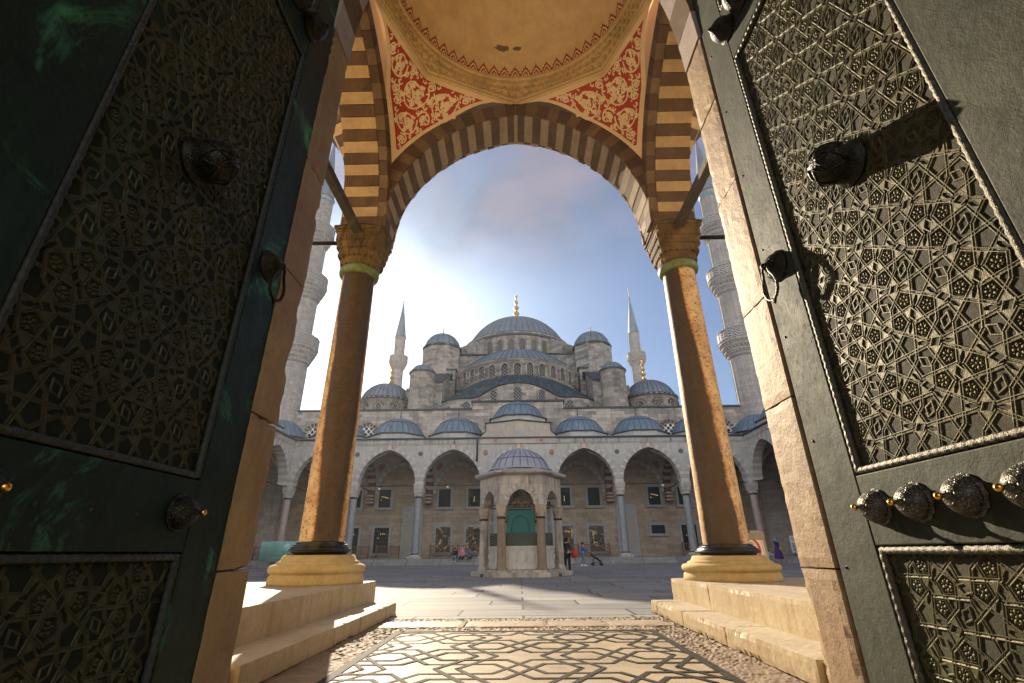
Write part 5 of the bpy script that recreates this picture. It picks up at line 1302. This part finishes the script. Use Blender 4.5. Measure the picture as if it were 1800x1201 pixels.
t = thing('glass_case', 'glass-walled display case on a dark stone block behind the left column', 'display case', (-11.6, 26.3, 0))
b = MB(); b.hexa([(-12.55, 25.6, 0), (-9.9, 25.6, 0), (-9.9, 27.4, 0), (-12.55, 27.4, 0), (-12.4, 25.75, .72), (-9.9, 25.75, .72), (-9.9, 27.4, .72), (-12.4, 27.4, .72)]); b.box(-11.5, -10.1, 25.9, 26.6, .72, 1.0); b.build('block', plain('dark_stone_block', (.085, .08, .075), .6), t, bevel=.02)
def glassmat():
    n = NT('teal_tinted_glass'); a = n.n('BsdfTransparent', {'Color': (.62, .85, .82, 1)}); g = n.n('BsdfGlossy', {'Color': (.7, .9, .88, 1), 'Roughness': .05}); d = n.n('BsdfDiffuse', {'Color': (.06, .16, .155, 1)})
    m = n.n('MixShader', {0: .14, 1: a, 2: g}); m2 = n.n('MixShader', {0: .10, 1: m, 2: d}); n.t.links.new(m2.outputs[0], n.out.inputs[0]); return n.m
gm = glassmat(); gl = MB()
for x0, x1, y0, y1 in ((-12.85, -9.9, 25.5, 25.515), (-12.85, -12.835, 25.53, 27.4), (-12.85, -9.9, 27.41, 27.425)): gl.box(x0, x1, y0, y1, .74, 1.62)
gl.build('glass_panel', gm, t)
lp = MB(); lp.lathe([(.06, .72), (.06, 1.2), (.16, 1.24)] + [(.17 * sin(a), 1.36 - .17 * cos(a)) for a in [pi * i / 8 for i in range(2, 9)]], -11.9, 26.3, 14); lp.build('globe', M['white'], t)
tb = MB(); tb.lathe([(.2, FZ), (.26, FZ + .8), (.27, FZ + .85), (.0, FZ + .85)], -22.95, 46.6, 12); tag(tb.build('litter_bin', M['iron']), 'dark round bin at the left arcade step near the white notice', 'bin')

# ------------------------------------------------------------------ people
def skin(name, chains, mat, parent, root=0, sub=2):
    """one continuous skinned surface from branching chains [(point, radius), ...]; 'J:n' joins an earlier point"""
    vs, es, rs, idx = [], [], [], {}
    for ch in chains:
        prev = None
        for it in ch:
            if isinstance(it, str): prev = idx[it]; continue
            nm, p, r = it
            vs.append(p); rs.append(r); i = len(vs) - 1; idx[nm] = i
            if prev is not None: es.append((prev, i))
            prev = i
    me = bpy.data.meshes.new(name); w = world(parent); me.from_pydata([(p[0] - w.x, p[1] - w.y, p[2] - w.z) for p in vs], es, [])
    o = bpy.data.objects.new(name, me); COL.objects.link(o); o.parent = parent; me.materials.append(mat)
    m = o.modifiers.new('skin', 'SKIN'); m.use_smooth_shade = True
    sv = me.skin_vertices[0].data
    for i, r in enumerate(rs): sv[i].radius = (r, r) if not isinstance(r, tuple) else r; sv[i].use_root = (i == root)
    s = o.modifiers.new('sub', 'SUBSURF'); s.levels = sub; s.render_levels = sub
    return o
SK = plain('skin', (.42, .26, .18), .55, 0, .04)
def person(label, x, y, z, rz, shirt, trous, hair, pose, group=None, skirt=None, scarf=None):
    t = thing('person', label, 'person', (x, y, z), group)
    c, s = cos(rz), sin(rz); W = lambda p: (x + p[0] * c - p[1] * s, y + p[0] * s + p[1] * c, z + p[2])   # local: facing -y
    J = pose
    def pt(n, r): return (n, W(J[n]), r)
    ch = [[pt('hip', .12), pt('waist', .115), pt('chest', .135), pt('neck', .055), pt('chin', .07), pt('head', .095), pt('crown', .07)]]
    for S in 'LR':
        ch.append(['chest', pt('sh' + S, .058), pt('el' + S, .042), pt('wr' + S, .028), pt('pa' + S, .034)])
        h = Vector(J['pa' + S]); d = (h - Vector(J['wr' + S])).normalized(); sd = d.cross(Vector((0, 1, 0))); sd = sd.normalized() if sd.length > .1 else Vector((1, 0, 0))
        for k, (o, l) in enumerate(((-.028, .055), (-.010, .068), (.010, .064), (.028, .05))):
            a = h + d * .03 + sd * o; b = a + d * l * .6 + Vector((0, -.006, 0)); e = a + d * l + Vector((0, -.018, 0))
            ch.append(['pa' + S, ('f%s%d' % (S, k), W(a), .0095), ('g%s%d' % (S, k), W(b), .009), ('h%s%d' % (S, k), W(e), .008)])
        a = h + sd * -.035 + d * -.005; b = a + sd * -.02 + d * .03; ch.append(['pa' + S, ('t%s' % S, W(a), .011), ('u%s' % S, W(b), .009)])
        ch.append(['hip', pt('th' + S, .085), pt('kn' + S, .058), pt('an' + S, .04), pt('to' + S, .035)])
    hd = Vector(J['head']); fw = Vector((0, -1, 0))
    ch.append(['head', ('nose', W(hd + fw * .105 + Vector((0, 0, -.01))), .016)])
    for q in (-1, 1): ch.append(['head', ('ear%d' % q, W(hd + Vector((.1 * q, .01, -.01))), .018)])
    skin('body', ch, SK, t)
    tw = [[pt('waist', .14), pt('chest', .165), ('col', W(tuple(Vector(J['neck']) - Vector((0, 0, .03)))), .075)], ['waist', ('hem', W(tuple(Vector(J['hip']) + Vector((0, 0, -.04)))), .15)]]
    for S in 'LR': tw.append(['chest', pt('sh' + S, .078), pt('el' + S, .058), ('cu' + S, W(tuple(Vector(J['wr' + S]) * .9 + Vector(J['el' + S]) * .1)), .044)])
    skin('jacket', tw, shirt, t)
    if skirt:
        k = MB(); b = Vector(W(J['hip'])); k.lathe([(.36, z + .06), (.30, z + .4), (.22, b.z - .1), (.17, b.z + .08)], b.x, b.y, 18); k.build('skirt', skirt, t)
    else:
        lg = [[pt('hip', .15)]]
        for S in 'LR': lg.append(['hip', pt('th' + S, .108), pt('kn' + S, .078), ('cf' + S, W(tuple(Vector(J['an' + S]) + Vector((0, 0, .03)))), .06)])
        skin('trousers', lg, trous, t)
    for S in 'LR':
        sh = MB(); a = Vector(W(J['an' + S])); b = Vector(W(J['to' + S])); d = (b - a); d.z = 0; d.normalize(); r = Vector((-d.y, d.x, 0)); f = a.z - .075
        P = lambda u, v, h: tuple(Vector((a.x, a.y, f)) + d * u + r * v + Vector((0, 0, h)))
        sh.hexa([P(-.08, -.045, 0), P(.19, -.045, 0), P(.19, .045, 0), P(-.08, .045, 0), P(-.07, -.04, .1), P(.16, -.035, .05), P(.16, .035, .05), P(-.07, .04, .1)]); sh.build('shoe', hair[1], t, bevel=.02)
    hm = MB(); hw = Vector(W(J['head'])); n = 12
    if scarf:
        hm.lathe([(.17, hw.z - .30), (.13, hw.z - .2), (.115, hw.z - .12), (.128, hw.z), (.118, hw.z + .07), (.07, hw.z + .13), (.0, hw.z + .145)], hw.x + .03 * -s, hw.y + .03 * c, 16); hm.build('headscarf', scarf, t)
    else:
        hm.lathe([(.112, hw.z - .02), (.117, hw.z + .04), (.1, hw.z + .1), (.05, hw.z + .135), (.0, hw.z + .14)], hw.x - .02 * s, hw.y + .025 * c, 16)
        hm.lathe([(.08, hw.z - .10), (.11, hw.z - .02)], hw.x - .02 * s, hw.y + .025 * c, 16, 0, True, rz + .15, rz + pi - .15); hm.build('hair', hair[0], t)
    return t
STAND = dict(hip=(0, 0, .93), waist=(0, 0, 1.08), chest=(0, 0, 1.30), neck=(0, 0, 1.46), chin=(0, -.02, 1.53), head=(0, -.02, 1.60), crown=(0, -.01, 1.66),
    shL=(-.18, 0, 1.38), elL=(-.25, .02, 1.12), wrL=(-.24, -.10, .90), paL=(-.24, -.13, .83), shR=(.18, 0, 1.38), elR=(.25, .02, 1.12), wrR=(.24, -.10, .90), paR=(.24, -.13, .83),
    thL=(-.10, 0, .86), knL=(-.11, -.02, .49), anL=(-.12, .02, .085), toL=(-.13, -.12, .04), thR=(.10, 0, .86), knR=(.11, -.02, .49), anR=(.12, .02, .085), toR=(.13, -.12, .04))
SIT = dict(STAND); SIT.update(hip=(0, 0, .14), waist=(0, -.01, .30), chest=(0, -.05, .52), neck=(0, -.07, .68), chin=(0, -.10, .74), head=(0, -.10, .81), crown=(0, -.09, .87), shL=(-.18, -.05, .60), elL=(-.24, -.12, .36), wrL=(-.12, -.34, .24), paL=(-.08, -.38, .22), shR=(.18, -.05, .60), elR=(.24, -.12, .36), wrR=(.12, -.34, .24), paR=(.08, -.38, .22),
    thL=(-.10, -.08, .13), knL=(-.13, -.46, .14), anL=(-.13, -.50, -.19), toL=(-.14, -.63, -.23), thR=(.10, -.08, .13), knR=(.13, -.46, .14), anR=(.13, -.50, -.19), toR=(.14, -.63, -.23))
navy = plain('navy_cloth', (.018, .022, .035), .9); black = plain('black_cloth', (.015, .015, .017), .9); blue = plain('bright_blue_cloth', (.02, .10, .42), .85); jean = plain('faded_jean_cloth', (.10, .17, .24), .9); purple = plain('purple_cloth', (.05, .014, .13), .85); cyan = plain('light_blue_cloth', (.12, .30, .46), .85); pink = plain('pink_cloth', (.60, .22, .28), .85); shoe = plain('dark_shoe', (.02, .02, .02), .6); wshoe = plain('white_shoe', (.7, .7, .7), .6); hairm = plain('dark_hair', (.015, .012, .01), .7); tealc = plain('slate_blue_cloth', (.05, .13, .20), .85); yel = plain('mustard_bag', (.45, .26, .04), .7); redm = plain('red_bag_cloth', (.45, .03, .04), .7, 0, .1)
P1 = dict(STAND); P1.update(elL=(-.26, -.08, 1.14), wrL=(-.14, -.28, 1.22), paL=(-.09, -.33, 1.25), elR=(.27, .05, 1.12), wrR=(.27, -.02, .90), paR=(.27, -.03, .82), knL=(-.10, -.06, .50), anL=(-.10, -.10, .085), toL=(-.10, -.24, .04))
person('man in dark clothes with a red bag beside the fountain', 2.42, 27.4, 0, radians(150), navy, black, (hairm, shoe), P1)
rb = thing('red_bag', 'red shoulder bag hanging from the arm of the man by the fountain', 'bag', (2.78, 27.25, .7)); m = MB()
m.lathe([(.0, .72), (.11, .73), (.155, .80), (.165, .92), (.14, 1.02), (.08, 1.09), (.0, 1.10)], 2.80, 27.22, 16); m.build('bag', redm, rb); m = MB(); m.tube([(2.72, 27.22, 1.08), (2.64, 27.28, 1.30), (2.58, 27.33, 1.43), (2.62, 27.36, 1.3), (2.84, 27.24, 1.10)], .014, 6); m.build('strap', redm, rb)
P2 = dict(STAND); P2.update(elL=(-.25, -.16, 1.16), wrL=(-.16, -.42, 1.06), paL=(-.15, -.48, 1.04), elR=(.25, -.16, 1.16), wrR=(.16, -.42, 1.06), paR=(.15, -.48, 1.04), knL=(-.10, -.08, .50), anL=(-.10, -.12, .085), toL=(-.10, -.26, .04), knR=(.10, .06, .5), anR=(.10, .16, .1), toR=(.10, .04, .04))
person('man in a blue shirt pushing a dark pushchair', 5.0, 41.6, 0, radians(80), blue, jean, (hairm, wshoe), P2)
pc = thing('pushchair', 'dark folding pushchair in front of the man in blue', 'pushchair', (5.95, 41.6, 0)); m = MB()
for y in (41.38, 41.82): m.tube([(5.42, y, 1.02), (5.55, y, .98), (6.35, y, .22)], .02, 6); m.tube([(5.72, y, .2), (5.85, y, .7)], .02, 6); m.tube([(5.75, y, .22), (6.35, y, .24)], .015, 6)
m.tube([(5.42, 41.38, 1.02), (5.42, 41.82, 1.02)], .022, 6); m.build('frame', M['iron'], pc)
m = MB(); m.hexa([(5.62, 41.4, .72), (6.15, 41.4, .40), (6.15, 41.8, .40), (5.62, 41.8, .72), (5.66, 41.4, .86), (6.25, 41.4, .50), (6.25, 41.8, .50), (5.66, 41.8, .86)]); m.hexa([(6.1, 41.42, .40), (6.42, 41.42, .28), (6.42, 41.78, .28), (6.1, 41.78, .40), (6.12, 41.42, .48), (6.45, 41.42, .34), (6.45, 41.78, .34), (6.12, 41.78, .48)]); m.build('seat', black, pc, bevel=.02)
for x in (5.72, 6.38):
    for y in (41.36, 41.84):
        m = MB(); m.lathe([(.05, -.02), (.105, -.02), (.12, 0), (.105, .02), (.05, .02), (.05, -.02)], 0, 0, 18); m.map(lambda a, b, c, x=x, y=y: (x + a, y + c, .12 + b)); m.build('wheel', black, pc)
P3 = dict(STAND); P3.update(elL=(-.26, -.10, 1.18), wrL=(-.10, -.26, 1.42), paL=(-.06, -.28, 1.49))
person('woman in purple skirt and light blue scarf on the right arcade step', 22.3, 45.4, .29, radians(20), purple, purple, (hairm, shoe), P3, None, purple, cyan)
bg = MB(); bg.lathe([(.0, .95), (.10, .96), (.13, 1.1), (.11, 1.24), (.05, 1.3), (.0, 1.31)], 22.52, 45.2, 12); tag(bg.build('shoulder_bag', yel), 'mustard bag hanging at the side of the woman in purple', 'bag')
GR = 'visitors seated on the arcade step'
for x, a, b, h, sc, lb in ((-6.05, black, jean, hairm, None, 'seated visitor in black top and blue jeans, leftmost of three'), (-5.38, pink, black, hairm, pink, 'seated visitor in a pink headscarf, middle of three'), (-4.68, tealc, black, hairm, None, 'seated visitor in slate blue, rightmost of three')):
    person(lb, x, 48.42, FZ, RND.uniform(-.15, .15), a, b, (h, wshoe if x < -6 else shoe), SIT, GR, None, sc)

# ------------------------------------------------------------------ haze
hz = MB(); hz.box(-112, 112, -32, 192, -1.6, 70); ht = NT('haze_air')
hv = ht.n('VolumePrincipled', {'Color': (.92, .95, 1.0, 1), 'Density': .0004, 'Anisotropy': .35}); ht.t.links.new(hv.outputs[0], ht.out.inputs['Volume'])
kind(hz.build('haze', ht.m), 'stuff')
# ------------------------------------------------------------------ sky, sun, camera
AZ_, EL_ = radians(-18.9), radians(24.9)
sun_d = Vector((sin(AZ_) * cos(EL_), cos(AZ_) * cos(EL_), sin(EL_)))
w = bpy.data.worlds.new('World'); SC.world = w; w.use_nodes = True
nt = w.node_tree; nt.nodes.clear(); L = nt.links.new
def N(typ, ins=None, **at):
    q = nt.nodes.new('ShaderNode' + typ)
    for k, v in at.items(): setattr(q, k, v)
    for k, v in (ins or {}).items():
        if hasattr(v, 'is_linked'): L(v, q.inputs[k])
        else: q.inputs[k].default_value = v
    return q
sky = N('TexSky', sky_type='NISHITA', sun_disc=False, sun_elevation=EL_, sun_rotation=AZ_, altitude=50, air_density=1.0, dust_density=1.4, ozone_density=1.6)
tc = N('TexCoord').outputs['Generated']
sep = N('SeparateXYZ', {0: tc})
zc = N('Math', {0: sep.outputs[2], 1: .12}, operation='MAXIMUM').outputs[0]
px = N('Math', {0: sep.outputs[0], 1: zc}, operation='DIVIDE').outputs[0]; py = N('Math', {0: sep.outputs[1], 1: zc}, operation='DIVIDE').outputs[0]
cv = N('CombineXYZ', {0: px, 1: py, 2: 0.0}).outputs[0]
def mapr(v, a, b): return N('MapRange', {0: v, 1: a, 2: b, 3: 0.0, 4: 1.0}, clamp=True, interpolation_type='SMOOTHSTEP').outputs[0]
def mth(op, a, b): return N('Math', {0: a, 1: b}, operation=op).outputs[0]
n1 = N('TexNoise', {'Vector': cv, 'Scale': 1.15, 'Detail': 5.0, 'Roughness': .52, 'Distortion': .4}).outputs['Fac']
n2 = N('TexNoise', {'Vector': cv, 'Scale': 2.6, 'Detail': 5.0, 'Roughness': .55, 'Distortion': .3}).outputs['Fac']
cl = mapr(n1, .38, .60); hi = mapr(sep.outputs[2], .47, .64)
cmask = mth('MULTIPLY', cl, hi)
ccol = N('Mix', {0: mapr(n2, .35, .65), 6: (1.0, 1.25, 1.75, 1), 7: (2.3, 1.9, 2.2, 1)}, data_type='RGBA').outputs[2]
skyd = N('Mix', {0: 1.0, 6: sky.outputs[0], 7: (.34, .45, .585, 1)}, data_type='RGBA', blend_type='MULTIPLY').outputs[2]
skyc = N('Mix', {0: mth('MULTIPLY', cmask, .8), 6: skyd, 7: ccol}, data_type='RGBA').outputs[2]
# unseen bright cloud bank, added behind the gate as fill light for the facade
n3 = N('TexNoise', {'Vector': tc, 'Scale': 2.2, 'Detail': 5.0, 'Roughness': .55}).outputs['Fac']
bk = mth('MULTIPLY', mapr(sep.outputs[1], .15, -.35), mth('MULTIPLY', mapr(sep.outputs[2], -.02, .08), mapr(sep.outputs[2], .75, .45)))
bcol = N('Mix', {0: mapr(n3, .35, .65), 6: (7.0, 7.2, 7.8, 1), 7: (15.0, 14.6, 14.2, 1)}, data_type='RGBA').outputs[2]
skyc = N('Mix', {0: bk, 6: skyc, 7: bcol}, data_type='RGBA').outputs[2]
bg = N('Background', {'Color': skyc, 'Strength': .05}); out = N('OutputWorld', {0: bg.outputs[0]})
sl = bpy.data.lights.new('sun', 'SUN'); sl.energy = 3.2; sl.angle = radians(.53); sl.color = (1.0, .84, .62)
so = bpy.data.objects.new('sun', sl); COL.objects.link(so); so.location = (-20, 60, 60); so.rotation_euler = sun_d.to_track_quat('Z', 'Y').to_euler()

F_, PITCH, ROLL, YAW = 838.0, radians(23.9), radians(.55), radians(-.5898)
fwd = Vector((sin(YAW) * cos(PITCH), cos(YAW) * cos(PITCH), sin(PITCH))); r0 = Vector((cos(YAW), -sin(YAW), 0)); u0 = r0.cross(fwd)
rt = r0 * cos(ROLL) - u0 * sin(ROLL); up = u0 * cos(ROLL) + r0 * sin(ROLL)
cam = bpy.data.cameras.new('camera'); cam.sensor_width = 36; cam.lens = F_ / 1800 * 36; cam.clip_start = .05; cam.clip_end = 2000
co = bpy.data.objects.new('camera', cam); COL.objects.link(co)
from mathutils import Matrix
Mx = Matrix((rt, up, -fwd)).transposed().to_4x4(); Mx.translation = Vector((-.06, 0, 1.0)); co.matrix_world = Mx
SC.camera = co
SC.render.engine = 'CYCLES'
SC.cycles.max_bounces = 10; SC.cycles.diffuse_bounces = 6; SC.cycles.use_denoising = True
SC.view_settings.view_transform = 'Standard'; SC.view_settings.look = 'None'; SC.view_settings.exposure = 1.88; SC.view_settings.gamma = 1.0
